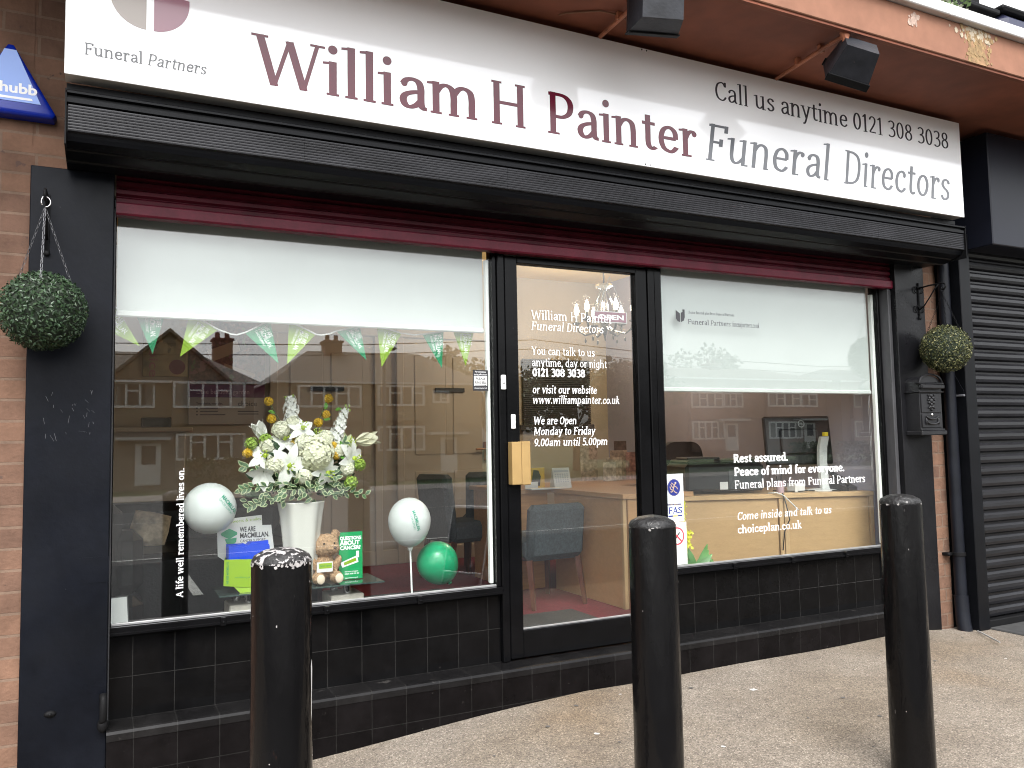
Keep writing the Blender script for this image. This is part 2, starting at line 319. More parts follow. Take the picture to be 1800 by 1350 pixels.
def slab(mb, text, x0, z0, cap, y, x1=None, wt=.095, hr=.62, italic=False, depth=.002, vertical=False, space=0.):
    """letters standing proud of the plane y (front to -y); capital height cap, first letter at x0, stretched to end at x1"""
    total = sum(G[c][0]+space for c in text)
    sy = cap/CA; sx = sy if x1 is None else abs((x1-x0))/total
    sl = .17 if italic else 0.; pen = 0.; k = 0
    def put(poly_l, poly_r, closed=False):
        nonlocal k
        n = len(poly_l); yy = y-depth-(k % 23)*.00006; k += 1
        def mapp(p, yv):
            u = (pen+p[0]+(sl*p[1]))*sx; v = p[1]*sy
            return (x0+u, yv, z0+v) if not vertical else (x0-v, yv, z0+u)
        fr = [mapp(p, yy) for p in poly_l]+[mapp(p, yy) for p in poly_r]
        bk = [mapp(p, y-.0002) for p in poly_l]+[mapp(p, y-.0002) for p in poly_r]
        vs = fr+bk; fs = []; m = 2*n
        for i in range(n if closed else n-1):
            j = (i+1) % n
            fs.append((i, j, n+j, n+i)); fs.append((i, m+i, m+j, j)); fs.append((n+j, m+n+j, m+n+i, n+i))
        if not closed: fs.append((0, n, m+n, m)); fs.append((n-1, m+n-1, m+2*n-1, 2*n-1))
        mb.add(vs, fs)
    def stroke(P, closed, wm=1., hm=1.):
        a = wt*.5*wm; b = wt*hr*.5*hm; n = len(P); l = []; r = []
        for i, p in enumerate(P):
            if closed: dx, dy = P[(i+1) % n][0]-P[i-1][0], P[(i+1) % n][1]-P[i-1][1]
            else: q0 = P[max(i-1, 0)]; q1 = P[min(i+1, n-1)]; dx, dy = q1[0]-q0[0], q1[1]-q0[1]
            d = math.hypot(dx, dy) or 1; nx, ny = -dy/d, dx/d; den = math.hypot(a*nx, b*ny) or 1
            ox, oy = a*a*nx/den, b*b*ny/den
            l.append((p[0]+ox, p[1]+oy)); r.append((p[0]-ox, p[1]-oy))
        put(l, r, closed)
    th = wt*hr*.60
    for c in text:
        adv, ops = G[c]; feet = [d for op, d in ops if op == 'f' and d[1] <= 0]
        for op, d in ops:
            if italic and op == 'f' and c.islower() and c not in 'vwy' and d is not feet[-1]: continue
            if op == 's': stroke(_catmull(d, False), False)
            elif op == 'c': stroke(d, True)
            elif op == 'l':
                stroke(d, False)
            elif op == 'n': stroke(d, False, .52, .9)
            elif op == 'f':
                fx, fy, fw = d
                lo = fx-fw*.82-wt*.25 if not italic or fy > 0 or c.isupper() else fx-wt*.3
                hi = fx+fw*.82+wt*.25
                if fy > .05: put([(lo, fy+.045), (hi, fy+.045)], [(lo, fy+.045-th), (hi, fy+.045-th)])
                else: put([(lo, fy+th), (hi, fy+th)], [(lo, fy), (hi, fy)])
            elif op == 'h':
                hx, hy = d; e = hx-wt*.5; put([(e-.085, hy-.02), (hx, hy)], [(e-.085, hy-.02-th), (hx, hy-th*1.25)])
            elif op == 'd':
                px, py, r = d; q = r*(.6+wt*4.2)
                pts = [(px+q*math.cos(t*math.pi/8), py+q*math.sin(t*math.pi/8)) for t in range(9)]
                pts2 = [(px+q*math.cos(t*math.pi/8), py-q*math.sin(t*math.pi/8)) for t in range(9)]
                put(pts, pts2)
        pen += adv+space
    return mb

def sans(mb, text, place, size, bold=0., width=None, depth=.001, align='LEFT', spacing=1.):
    """built-in sans; place(u, v, d) turns letter-plane metres into a point, d = height off the surface"""
    cu = bpy.data.curves.new('t', 'FONT'); cu.body = text; cu.size = 1; cu.offset = bold; cu.space_character = spacing; cu.align_x = align; cu.resolution_u = 3
    o = bpy.data.objects.new('t', cu); COL.objects.link(o)
    dg = bpy.context.evaluated_depsgraph_get(); me = bpy.data.meshes.new_from_object(o.evaluated_get(dg))
    vs = [v.co.copy() for v in me.vertices]; fs = [tuple(p.vertices) for p in me.polygons]
    COL.objects.unlink(o); bpy.data.objects.remove(o); bpy.data.curves.remove(cu); bpy.data.meshes.remove(me)
    if not vs: return mb
    s = size; sx = s
    if width: sx = width/max(1e-6, max(v.x for v in vs)-min(v.x for v in vs))
    return mb.add([place(v.x*sx, v.y*s, depth) for v in vs], fs)
def flat(x0, y, z0, ang=0.):
    c, s_ = math.cos(R(ang)), math.sin(R(ang))
    return lambda u, v, d: (x0+u*c-v*s_, y-d, z0+u*s_+v*c)
# ================================================================ materials of the place
brick_mat('brick', (.165, .092, .060), (.112, .064, .045), (.150, .100, .072), .245, .0812, .0055, rough=.9, var=.28, bumpd=.008, nscale=7, shift=(0, .012), chips=[(5, .74, (.24, .155, .105)), (23, .68, (.08, .05, .04))])
brick_mat('riser tile', (.003, .003, .0032), (.004, .0038, .004), (.016, .0155, .015), .1605, .1655, .0018, offset=0, rough=.07, var=.35, bumpd=.002, spec=.08, shift=(.032, .006), chips=[(26, .74, (.02, .018, .017))], smooth=.02)
brick_mat('ledge tile', (.006, .0057, .006), (.0095, .009, .009), (.016, .0155, .015), .1605, .3, .0024, offset=0, axes='xy', rough=.26, spec=.16, var=.4, bumpd=.003, shift=(.03, .2), chips=[(7, .66, (.035, .033, .031))], smooth=.02)
brick_mat('plinth tile', (.0036, .0031, .0033), (.005, .0043, .0045), (.012, .0115, .011), .1605, .1655, .0018, offset=0, rough=.22, var=.45, bumpd=.002, spec=.09, shift=(.03, .0055), chips=[(30, .71, (.028, .025, .023)), (6.3, .745, (.20, .07, .04))], smooth=.02)
PILLAR = mat('blue black paint', (.0038, .0046, .0072), .38, spec=.12, nz=[(2.5, .3), (30, .12)], bump=(70, .12, .004), chips=[(8, .76, (.04, .04, .045)), (47, .76, (.07, .07, .075))], rn=(4, .12))
BLACKP = mat('gloss black paint', (.0028, .0028, .0032), .2, spec=.13, nz=[(6, .3)], bump=(45, .1, .003), chips=[(60, .76, (.04, .037, .037))])
BLACKM = mat('matt black', (.004, .004, .0045), .6, spec=.15, nz=[(9, .3)])
CHARC = mat('charcoal metal', (.004, .0043, .0054), .35, spec=.12, nz=[(5, .25), (60, .12)], bump=(30, .06, .003))
GREYM = mat('grey ribbed metal', (.020, .020, .0225), .42, spec=.22, nz=[(6, .35), (55, .2)], stretch=(.6, 1, 3), chips=[(40, .74, (.16, .15, .15))])
MAROON = mat('maroon metal', (.095, .009, .020), .3, spec=.15, nz=[(8, .25), (90, .15)], bump=(160, .25, .002))
MAROOND = mat('dark maroon metal', (.058, .006, .012), .4, spec=.12, nz=[(8, .3)])
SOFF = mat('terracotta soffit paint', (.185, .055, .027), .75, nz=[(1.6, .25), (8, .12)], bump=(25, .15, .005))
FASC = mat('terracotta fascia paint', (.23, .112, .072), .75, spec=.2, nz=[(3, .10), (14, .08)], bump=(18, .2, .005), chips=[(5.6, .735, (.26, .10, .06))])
WHITEC = mat('white coping', (.58, .57, .56), .5, nz=[(5, .06)])
WHITEP = mat('white plastic', (.78, .78, .76), .35)
SIGNW = mat('gloss white sign panel', (.93, .93, .94), .08, nz=[(2.2, .015)], coat=1.0)
SIGNE = mat('sign edge', (.62, .60, .55), .5, nz=[(6, .1)])
BLIND = mat('blind fabric', (.45, .478, .468), .85, bump=(300, .05, .001), nz=[(3, .02)])
ALU = mat('dull aluminium', (.42, .42, .42), .4, metal=.8, nz=[(12, .2)])
CHROME = mat('chrome', (.72, .72, .72), .12, metal=1)
VINW = mat('white vinyl', (.86, .86, .86), .6)
VINV = mat('maroon vinyl', (.105, .006, .020), .16, coat=.2, spec=.4)
VING = mat('grey vinyl', (.14, .145, .158), .16, coat=.2, spec=.4)
VIND = mat('dark grey vinyl', (.055, .052, .06), .16, coat=.2, spec=.4)
VINL = mat('beige vinyl', (.36, .31, .27), .16, coat=.4)
VINM = mat('mauve vinyl', (.30, .135, .175), .16, coat=.4)
WALLI = mat('cream wall paint', (.42, .355, .275), .8, nz=[(1.2, .06)], bump=(40, .05, .003))
WALLL = mat('lilac wall paint', (.34, .32, .385), .8, nz=[(1.2, .05)])
CEIL = mat('ceiling paint', (.76, .56, .27), .85, nz=[(3, .06)])
DOORW = mat('inner door paint', (.46, .395, .315), .45)
CARPET = mat('red carpet', (.165, .012, .022), .95, nz=[(60, .3), (4, .12)], bump=(250, .5, .004))
BEECH = mat('beech veneer', (.40, .255, .125), .35, nz=[(5, .05), (22, .05)], stretch=(.5, 6, 9))
BEECHE = mat('beech edge', (.44, .29, .15), .35, nz=[(9, .1)])
OAKD = mat('orange veneer', (.40, .20, .075), .35, nz=[(6, .15)], stretch=(.5, 6, 9))
WOODR = mat('red brown wood', (.085, .024, .012), .3, nz=[(8, .25)], stretch=(6, 6, .6))
FABG = mat('grey blue upholstery', (.036, .045, .051), .9, nz=[(70, .25), (4, .12)], bump=(220, .4, .003))
LEATHER = mat('black leather', (.005, .005, .0055), .4, spec=.2, bump=(60, .25, .006), nz=[(5, .2)])
BRASS = mat('brass', (.55, .36, .12), .3, metal=1, nz=[(10, .15)])
DARKPL = mat('dark plastic', (.012, .012, .014), .35, nz=[(9, .2)])
PAPER = mat('white card', (.58, .58, .565), .6)
GREEN1 = mat('bright green print', (.006, .28, .085), .45)
LIME = mat('lime green print', (.22, .36, .008), .45)
DGREEN = mat('dark green ink', (.01, .20, .09), .5)
INK = mat('black ink', (.015, .015, .018), .5)

# ================================================================ ground
def gz(x, y):
    t = min(1, max(0, (2.2-x)/2.2)); z = -.15*t*(1-.12*min(1, max(0, (-y-.2)/1.5)))
    if x > 4.5: z -= .035*min(1, (x-4.5)/.5)
    return z + .006*math.sin(1.7*x+y*2.1)+.004*math.sin(4.3*x-3.1*y)
def pavement_mat():
    m = bpy.data.materials.new('pavement'); m.use_nodes = True; t = m.node_tree; N = t.nodes; L = t.links; b = N['Principled BSDF']; b.inputs['Roughness'].default_value = .85
    b.inputs['Specular IOR Level'].default_value = .25
    tc = N.new('ShaderNodeTexCoord')
    v = N.new('ShaderNodeTexVoronoi'); v.inputs['Scale'].default_value = 190; v.inputs['Randomness'].default_value = 1; L.new(tc.outputs['Object'], v.inputs['Vector'])
    sp = N.new('ShaderNodeSeparateColor'); L.new(v.outputs['Color'], sp.inputs[0])
    r = N.new('ShaderNodeValToRGB'); e = r.color_ramp.elements; e[0].position = 0; e[0].color = (.085, .077, .069, 1); e[1].position = 1; e[1].color = (.33, .305, .275, 1)
    for p, c in ((.2, (.132, .119, .105)), (.55, (.172, .157, .140)), (.88, (.212, .194, .173))): q = r.color_ramp.elements.new(p); q.color = (*c, 1)
    L.new(sp.outputs[0], r.inputs[0]); cur = r.outputs[0]
    wq = N.new('ShaderNodeMix'); wq.data_type = 'RGBA'; wq.blend_type = 'MULTIPLY'; wq.inputs[0].default_value = 1; wq.inputs[7].default_value = (1.06, 1.0, .92, 1); L.new(cur, wq.inputs[6]); cur = wq.outputs[2]
    def mul(scale, lo, hi, a=.35, bb=.65, det=5):
        nonlocal cur
        n = N.new('ShaderNodeTexNoise'); n.inputs['Scale'].default_value = scale; n.inputs['Detail'].default_value = det; L.new(tc.outputs['Object'], n.inputs['Vector'])
        g = N.new('ShaderNodeValToRGB'); g.color_ramp.elements[0].position = a; g.color_ramp.elements[1].position = bb; g.color_ramp.elements[0].color = (*lo, 1); g.color_ramp.elements[1].color = (*hi, 1); L.new(n.outputs[0], g.inputs[0])
        q = N.new('ShaderNodeMix'); q.data_type = 'RGBA'; q.blend_type = 'MULTIPLY'; q.inputs[0].default_value = 1; L.new(cur, q.inputs[6]); L.new(g.outputs[0], q.inputs[7]); cur = q.outputs[2]
    mul(1.1, (.84, .80, .75), (1.06, 1.06, 1.07)); mul(3.3, (.91, .90, .89), (1.04, 1.04, 1.03)); mul(.7, (1, 1, 1), (1.0, .92, .82), .60, .74); mul(13, (.93, .93, .93), (1.04, 1.04, 1.04)); mul(34, (1, 1, 1), (.55, .50, .46), .73, .76); mul(52, (1, 1, 1), (1.8, 1.8, 1.8), .77, .79)
    L.new(cur, b.inputs['Base Color'])
    bp = N.new('ShaderNodeBump'); bp.inputs['Strength'].default_value = .55; bp.inputs['Distance'].default_value = .004; L.new(v.outputs['Distance'], bp.inputs['Height']); L.new(bp.outputs[0], b.inputs['Normal'])
    return m
PAVE = pavement_mat()
ASPH = mat('asphalt', (.10, .095, .09), .85, nz=[(.6, .15), (90, .35)], bump=(120, .4, .006))
def grid(name, x0, x1, y0, y1, nx, ny, fz, m):
    mb = MB(); vs = [(x0+(x1-x0)*i/nx, y0+(y1-y0)*j/ny, 0) for j in range(ny+1) for i in range(nx+1)]
    vs = [(x, y, fz(x, y)) for x, y, _ in vs]
    mb.add(vs, [(j*(nx+1)+i, j*(nx+1)+i+1, (j+1)*(nx+1)+i+1, (j+1)*(nx+1)+i) for j in range(ny) for i in range(nx)])
    return struct(mb.build(name, m, smooth=True))
grid('pavement', -8, 16, -2.45, .02, 120, 14, gz, PAVE)
grid('forecourt', -60, 80, -8.3, -2.585, 40, 8, lambda x, y: -.21-.01*(-2.6-y), mat('forecourt asphalt', (.015, .015, .016), .8, nz=[(.6, .2), (90, .4)], bump=(120, .4, .006)))
sp_m = MB(); r_ = random.Random(17)
for q in range(60):
    x_, y_ = r_.uniform(.2, 5.4), r_.uniform(-1.9, -.25); R0 = r_.uniform(.004, .013)*(1.6 if q < 3 else 1); n_ = 9
    sp_m.add([(x_+R0*r_.uniform(.6, 1.3)*math.cos(t), y_+R0*r_.uniform(.6, 1.3)*math.sin(t), gz(x_, y_)+.0035) for t in [j*6.283/n_ for j in range(n_)]], [tuple(range(n_))]); sp_m.mi[-1] = 1 if q % 5 == 0 else 0
struct(sp_m.build('pavement_spots', [mat('trodden gum', (.075, .07, .065), .8), mat('pale spot', (.42, .41, .39), .8)]))
o = struct(MB().box(-400, 400, -400, 400, -1.7, -1.25).build('ground', mat('grass ground', (.06, .085, .03), .95, nz=[(3, .3), (.2, .2)])))
kb = MB()
for i in range(60): kb.bbox(-30+i*1.0, -29.004+i*1.0, -2.585, -2.45, -.5, -.02 if i > 32 else -.02-.12*min(1, (33-i)/2.2), .012)
struct(kb.build('kerb', mat('kerb concrete', (.085, .082, .078), .85, nz=[(20, .2), (3, .15)])))
grid('side_pavement', -60, -8, -2.45, .02, 20, 4, lambda x, y: -.15, PAVE); grid('side_pavement', 16, 80, -2.45, .02, 20, 4, lambda x, y: -.03, PAVE)
rz = lambda x, y: -.27-.5*min(1, max(0, (-y-8)/26))
grid('road', -150, 180, -30, -8.3, 20, 8, rz, ASPH)
rm = MB()
for k in range(-20, 30): rm.add([(k*6+a, -17+b, rz(0, -17+b)+.006) for a, b in ((0, -.06), (2.6, -.06), (2.6, .06), (0, .06))], [(0, 1, 2, 3)])
for yy in (-8.9, -29.2): rm.add([(a, yy+b, rz(0, yy+b)+.006) for a, b in ((-150, -.05), (180, -.05), (180, .05), (-150, .05))], [(0, 1, 2, 3)])
for k_ in range(-3, 1): rm.add([(k_*2.5+.9+a, b, -.21-.01*(-2.6-b)+.006) for a, b in ((-.05, -7.6), (.05, -7.6), (.05, -5.2), (-.05, -5.2))], [(0, 1, 2, 3)])
o = rm.build('road_marking', mat('road paint', (.62, .62, .58), .7, nz=[(9, .15)])); o['kind'] = 'structure'
grid('far_pavement', -150, 180, -34, -30, 10, 2, lambda x, y: -.68, mat('far pavement', (.27, .25, .23), .9, nz=[(4, .15)]))
grid('front_garden', -150, 180, -60, -34, 20, 6, lambda x, y: -.74, mat('lawn', (.06, .10, .03), .95, nz=[(2, .3)]))

# ================================================================ the shop building
B = thing('shop_building', 'brick shop with black tiled front, two big windows and a glazed door', 'shop building', (2.4, 0, 0))
b = MB(); b.box(-5, -.262, -.105, .12, -.4, 3.29); b.box(-.262, 5.075, -.102, .1, 2.46, 3.289); b.box(-.262, -.045, -.1045, .1, 2.372, 2.462)
b.box(4.938, 5.078, -.105, .12, -.3, 2.462)
b.build('brick_wall', MATS['brick'], B)
pl = MB(); pl.bbox(-.265, .033, -.122, .1, -.35, 2.375, .003); P1 = pl.build('pillar', PILLAR, B)
pl = MB(); pl.bbox(4.662, 4.94, -.122, .1, -.3, 2.42, .003); P2 = pl.build('pillar', mat('black brown paint', (.006, .006, .007), .33, spec=.18, nz=[(2.5, .4), (24, .15)], bump=(60, .15, .004), chips=[(9, .76, (.05, .05, .05))], rn=(3, .12)), B)
# hatch, knob and hinge on the pillar
h = MB(); h.box(-.075, .0335, -.1235, -.1215, .73, .83); h.build('hatch', PILLAR, P1)
h = MB(); h.ball((-.16, -.122, .25), (.022, .012, .013), 10, 6); h.ball((-.16, -.13, .25), (.008, .008, .008), 8, 6); h.build('bolt', BLACKM, P1, smooth=True); h = MB(); h.tube([(.02, -.135, .30), (.022, -.15, .28), (.022, -.15, .21), (.015, -.135, .19)], .014, 8); h.ball((.02, -.14, .185), (.02, .016, .03), 8, 6)
h.build('hinge', BLACKM, P1, smooth=True)
k = MB(); r_ = random.Random(21)
for q in range(26):
    x_ = r_.uniform(-.20, -.02); z_ = r_.uniform(1.28, 1.48); a = r_.gauss(1.9, .5); L = r_.uniform(.006, .03); dx, dz = L*math.cos(a), L*math.sin(a); wd_ = r_.uniform(.0005, .0011)
    k.add([(x_, -.1224, z_), (x_+dx, -.1224, z_+dz), (x_+dx+wd_, -.1224, z_+dz), (x_+wd_, -.1224, z_)], [(0, 1, 2, 3)])
o = k.build('scratch', mat('scratch', (.16, .16, .17), .7), P1); o['kind'] = 'stuff'
# stall risers, ledge, plinth
for xa, xb in ((.033, 1.80), (2.832, 4.662)): b = MB(); b.box(xa, xb, -.004, .1, .157, .492); b.build('stall_riser', MATS['riser tile'], B)
b = MB(); b.prism([(-.155, .146), (-.15, .156), (-.14, .159), (.02, .159), (.02, .12), (-.155, .12)], .033, 4.662); b.build('ledge', MATS['ledge tile'], B)
b = MB(); b.box(.033, 4.662, -.152, .0, -.4, .147); b.build('plinth', MATS['plinth tile'], B)
# windows
def window(x0, x1):
    fr = MB(); fr.bbox(x0, x1, -.045, .06, .4925, .532, .004); fr.bbox(x0, x1, -.052, -.04, .498, .512, .003); fr.bbox(x0, x1, -.03, .06, 2.262, 2.30, .003)
    fr.bbox(x0, x0+.012, -.02, .05, .532, 2.262, .002); fr.bbox(x1-.022, x1, -.02, .05, .532, 2.262, .002)
    for k in range(1, 4):
        xx = x0+(x1-x0)*k/4; fr.bbox(xx-.012, xx+.012, -.06, -.04, .495, .53, .003); fr.ball((xx, -.06, .512), .006, 6, 4)
    F_ = fr.build('window', BLACKP, B)
    g = MB(); g.box(x0+.012, x1-.022, 0, .006, .534, 2.261); g.build('glass', GLASS, F_)
    s = MB(); s.bbox(x0+.012, x1-.022, -.014, -.001, .532, .543, .002); s.build('bead', ALU, F_)
    return F_
W1 = window(.033, 1.802); W2 = window(2.832, 4.630)
s = MB(); s.bbox(1.758, 1.776, .012, .04, .545, 2.19, .003); s.build('trim', WHITEP, W1)
s = MB(); s.bbox(4.585, 4.606, .012, .04, .545, 2.19, .003); s.build('trim', WHITEP, W2)
s = MB(); s.bbox(4.632, 4.661, -.085, .0, .16, 2.23, .004); s.build('shutter_guide', ALU if 0 else mat('grey guide', (.05, .05, .053), .4, spec=.3, nz=[(14, .25)], stretch=(1, 1, .3)), B)
s = MB(); s.bbox(.034, .040, -.085, 0, .16, 2.23, .002); s.build('shutter_guide', MATS['grey guide'], B)
# door
fr = MB(); fr.bbox(1.803, 1.842, -.035, .06, .1595, 2.25, .004); fr.bbox(2.742, 2.831, -.035, .06, .1595, 2.25, .004); fr.bbox(1.842, 2.742, -.03, .06, 2.215, 2.25, .003)
fr.bbox(2.785, 2.79, -.039, -.034, .165, 2.2, .001); fr.build('door_frame', BLACKP, B)
d = MB(); d.bbox(1.846, 1.92, -.028, .03, .168, 2.212, .004); d.bbox(2.664, 2.737, -.028, .03, .168, 2.212, .004); d.bbox(1.92, 2.664, -.028, .03, 2.18, 2.212, .003); d.bbox(1.92, 2.664, -.028, .03, .168, .302, .004)
DO = d.build('door', BLACKP, B)
g = MB(); g.box(1.92, 2.664, -.002, .004, .302, 2.18); g.build('glass', GLASS, DO)
g = MB(); g.bbox(1.92, 2.664, -.012, -.003, .302, .312, .002); g.build('bead', ALU, DO)
g = MB(); g.bbox(1.848, 1.902, -.078, -.0285, 1.036, 1.252, .003); g.bbox(1.9025, 1.952, -.0795, -.0285, 1.034, 1.2535, .003)
o = g.build('pull_handle', mat('gold lacquer', (.33, .215, .085), .35, metal=.25, nz=[(6, .12)]), DO); o['label'] = 'gold box shaped pull handle'
g = MB(); g.bbox(1.868, 1.893, -.036, -.028, 1.318, 1.392, .003); g.tube([(1.88, -.036, 1.35), (1.88, -.043, 1.35)], .008, 10); g.box(1.877, 1.884, -.046, -.036, 1.335, 1.365); g.build('lock', WHITEP, DO)
g = MB(); g.bbox(1.81, 1.836, -.05, -.035, 1.517, 1.592, .004); bell = g.build('doorbell', WHITEP); tag(bell, 'small white doorbell on black frame left of the glass door', 'doorbell')
g = MB(); g.ball((1.823, -.051, 1.55), (.006, .004, .006), 10, 6); g.build('button', mat('grey button', (.3, .3, .3), .4), bell)
# room behind the glass
b = MB(); b.box(-.4, 4.85, 3.5, 3.6, 0, 3.0); b.build('back_wall', WALLI, B)
b = MB(); b.box(-.4, -.3, .1, 3.5, 0, 3.0); b.build('inner_wall', WALLI, B)
b = MB(); b.box(4.75, 4.85, .1, 3.5, 0, 3.0); b.build('inner_wall', WALLL, B)
b = MB(); b.box(-.4, 4.85, .1, 3.6, 2.9, 3.0); b.build('ceiling', CEIL, B)
b = MB(); b.box(-.4, 4.95, -.06, .1, 2.302, 3.28); b.build('lintel', WALLI, B)
b = MB(); b.bbox(-.3, 4.75, 3.47, 3.5, .17, .30, .006); b.build('skirting', DOORW, B)
struct(MB().box(-.39, 4.84, .06, 3.55, .05, .17).build('carpet_floor', CARPET))
o = struct(MB().box(-.3, 4.75, .0, .06, .05, .159).build('threshold', BLACKM))
rs = MB()
for r_, hh in ((.36, .008), (.31, .02), (.24, .012), (.18, .026), (.10, .04)): rs.lathe([(r_, 2.9), (r_, 2.9-hh*.6), (r_-.02, 2.9-hh), (.01, 2.9-hh)], (3.90, 2.2, 0), 40)
rs.build('ceiling_rose', CEIL, B, smooth=40)
# inner doors on the back wall
def idoor(x0, x1, handle=None):
    t = MB(); t.bbox(x0-.07, x0, 3.46, 3.5, .17, 2.24, .006); t.bbox(x1, x1+.07, 3.46, 3.5, .17, 2.24, .006); t.bbox(x0-.07, x1+.07, 3.455, 3.5, 2.24, 2.32, .006)
    t.box(x0, x1, 3.485, 3.5, .175, 2.24)
    wq = x1-x0
    for a, c, z0, z1 in ((.12, .46, .35, 1.0), (.54, .88, .35, 1.0), (.12, .46, 1.15, 2.08), (.54, .88, 1.15, 2.08)):
        t.bbox(x0+a*wq, x0+c*wq, 3.479, 3.486, z0, z1, .006)
    o = t.build('inner_door', DOORW, B)
    p = MB(); p.bbox((x0+x1)/2-.15, (x0+x1)/2+.15, 3.46, 3.472, 1.735, 1.775, .003); p.build('name_plate', DARKPL, o)
    if handle: h = MB(); h.bbox(handle-.03, handle+.03, 3.462, 3.473, 1.08, 1.26, .003); h.tube([(handle, 3.45, 1.19), (handle-.12, 3.44, 1.19)], .01, 8); h.build('handle', mat('dark brass', (.22, .09, .035), .4, metal=.5), o)
idoor(1.36, 2.22); idoor(2.50, 3.42, 3.33)
# inner window with dark slatted blind
v = MB(); v.bbox(3.70, 4.56, 3.455, 3.5, 1.36, 1.42, .006)
for k in range(34): v.box(3.74, 4.52, 3.462, 3.482, 1.42+k*.0195, 1.434+k*.0195, rotm((0, 0, 0)))
v.build('slatted_blind', mat('dark slats', (.055, .05, .05), .5), B)
# roof slab / canopy and storey above
b = MB(); b.box(-6, 16, -.985, .2, 3.30, 3.36); b.box(-6, 16, -.99, -.965, 3.272, 3.302)
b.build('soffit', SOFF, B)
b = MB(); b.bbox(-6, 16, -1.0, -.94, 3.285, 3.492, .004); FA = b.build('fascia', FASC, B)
b = MB()
for k in range(16): b.bbox(-6+k*1.36+.53, -6+(k+1)*1.36-.003+.53, -1.04, -.8, 3.492, 3.556, .005)
b.build('coping', WHITEC, B)
b = MB(); b.box(-6, 16, -.8, .5, 3.36, 3.52); b.build('flat_roof', mat('roof felt', (.12, .115, .11), .9, nz=[(5, .2)]), B)
b = MB(); b.box(-6, 16, .5, .8, 3.3, 4.93); b.box(-6, 16, .5, .8, 6.2, 7.4); b.build('upper_wall', mat('cream brown render', (.30, .25, .205), .85, nz=[(3, .15), (20, .1)]), B)
b = MB(); b.bbox(1.5, 12, .46, .6, 4.875, 4.975, .006)
for k in range(6): b.bbox(1.6+k*2.0, 1.68+k*2.0, .47, .6, 4.975, 6.2, .004)
b.build('upper_window_frame', WHITEC, B)
b = MB(); b.box(1.5, 12, .505, .56, 4.97, 6.2); b.build('upper_window', mat('reflected blue pane', (.36, .46, .50), .25, nz=[(.8, .08)]), B)  # opaque pane; the blue reflection in the glass is put into its colour
# lime stain and flaking patch on the fascia: thin raised crust
def crust(c0, z0, z1, w0, w1, n, m, name, seed):
    r = random.Random(seed); k = MB()
    for i in range(n):
        t = r.random()**.8; z = z1-(z1-z0)*t; ww = w0+(w1-w0)*t; x = c0+r.gauss(0, .4)*ww; s = r.uniform(.005, .017)
        pts = [(x+s*math.cos(a)*r.uniform(.6, 1.2), z+s*1.2*math.sin(a)*r.uniform(.6, 1.2)) for a in [q*math.pi/3.5 for q in range(7)]]
        yy = -1.0004-r.random()*.003; k.poly(pts, yy, -.9995)
    o = k.build(name, m, FA); return o
k = MB(); k.poly([(4.19, 3.488), (4.43, 3.488), (4.40, 3.44), (4.375, 3.39), (4.37, 3.33), (4.385, 3.287), (4.22, 3.287), (4.24, 3.36), (4.225, 3.42)], -1.0012, -.9995); k.build('stain_film', mat('stain film', (.25, .145, .075), .9, nz=[(22, .35), (7, .2)]), FA)
crust(4.31, 3.30, 3.485, .17, .10, 190, mat('lime ochre stain', (.23, .15, .07), .9, nz=[(30, .4)]), 'lime_stain', 3)
crust(4.30, 3.42, 3.49, .20, .16, 60, mat('lime white crust', (.36, .30, .22), .9, nz=[(40, .3)]), 'lime_crust', 4)
crust(3.795, 3.40, 3.465, .05, .05, 34, mat('flaked paint', (.36, .26, .21), .9, nz=[(40, .3)]), 'flaked_patch', 5)

# ================================================================ sign
SG = thing('shop_sign', 'long white shop fascia sign with maroon and grey lettering', 'sign', (2.4, -.42, 2.64))
b = MB(); b.bbox(-.143, 4.955, -.43, -.425, 2.640, 3.262, .0015); SP = b.build('panel', SIGNW, SG)
b = MB(); b.box(-.141, 4.953, -.4249, -.345, 2.642, 3.26); b.build('sign_box', SIGNE, SG)
def sign_text(mt, *a, **q): mb = MB(); slab(mb, *a, **q); mb.build('lettering', mt, SP)
for t, xa, xb in (('William', .528, 1.545), ('H', 1.585, 1.79), ('Painter', 1.885, 2.80)): sign_text(VINV, t, xa, 2.728, .207, -.43, xb, wt=.108, hr=.5, depth=.0012)
for t, xa, xb in (('Funeral', 2.84, 3.765), ('Directors', 3.865, 4.82)): sign_text(VING, t, xa, 2.728, .205, -.43, xb, wt=.088, hr=.5, italic=True, depth=.0012)
sign_text(VIND, 'Call us anytime 0121 308 3038', 2.925, 3.069, .108, -.43, 4.84, wt=.084, hr=.52, depth=.0012)
PGV = mat('pale grey vinyl', (.12, .12, .125), .2)
sign_text(PGV, 'Funeral', -.08, 2.724, .046, -.43, .122, wt=.10, depth=.0012); sign_text(PGV, 'Partners', .135, 2.724, .046, -.43, .35, wt=.095, italic=True, depth=.0012)
# split round emblem: two half shields
def half(sgn):
    cx = .145+sgn*.0135; r_ = .128; pts = [(cx, 2.863)]
    for k in range(13): a = math.pi/2*k/12; pts.append((cx+sgn*r_*math.sin(a), 2.863+.128*(1-math.cos(a))))
    if sgn > 0: pts += [(cx+r_, 3.01), (cx+r_*.62, 3.015), (cx+r_*.2, 3.09), (cx, 3.10)]
    else: pts += [(cx-r_, 3.08), (cx-r_*.9, 3.13), (cx-r_*.4, 3.10), (cx, 3.03)]
    return pts if sgn < 0 else pts
e = MB(); e.poly(half(-1), -.4314, -.4295); e.build('emblem', VINL, SP)
e = MB(); e.poly(half(1), -.4314, -.4295); e.build('emblem', VINM, SP)
s = MB()
for xx in (2.46, 2.49):
    for zz in (2.65, 3.252): s.ball((xx, -.4305, zz), .004, 6, 4)
s.build('screw', BLACKM, SP)

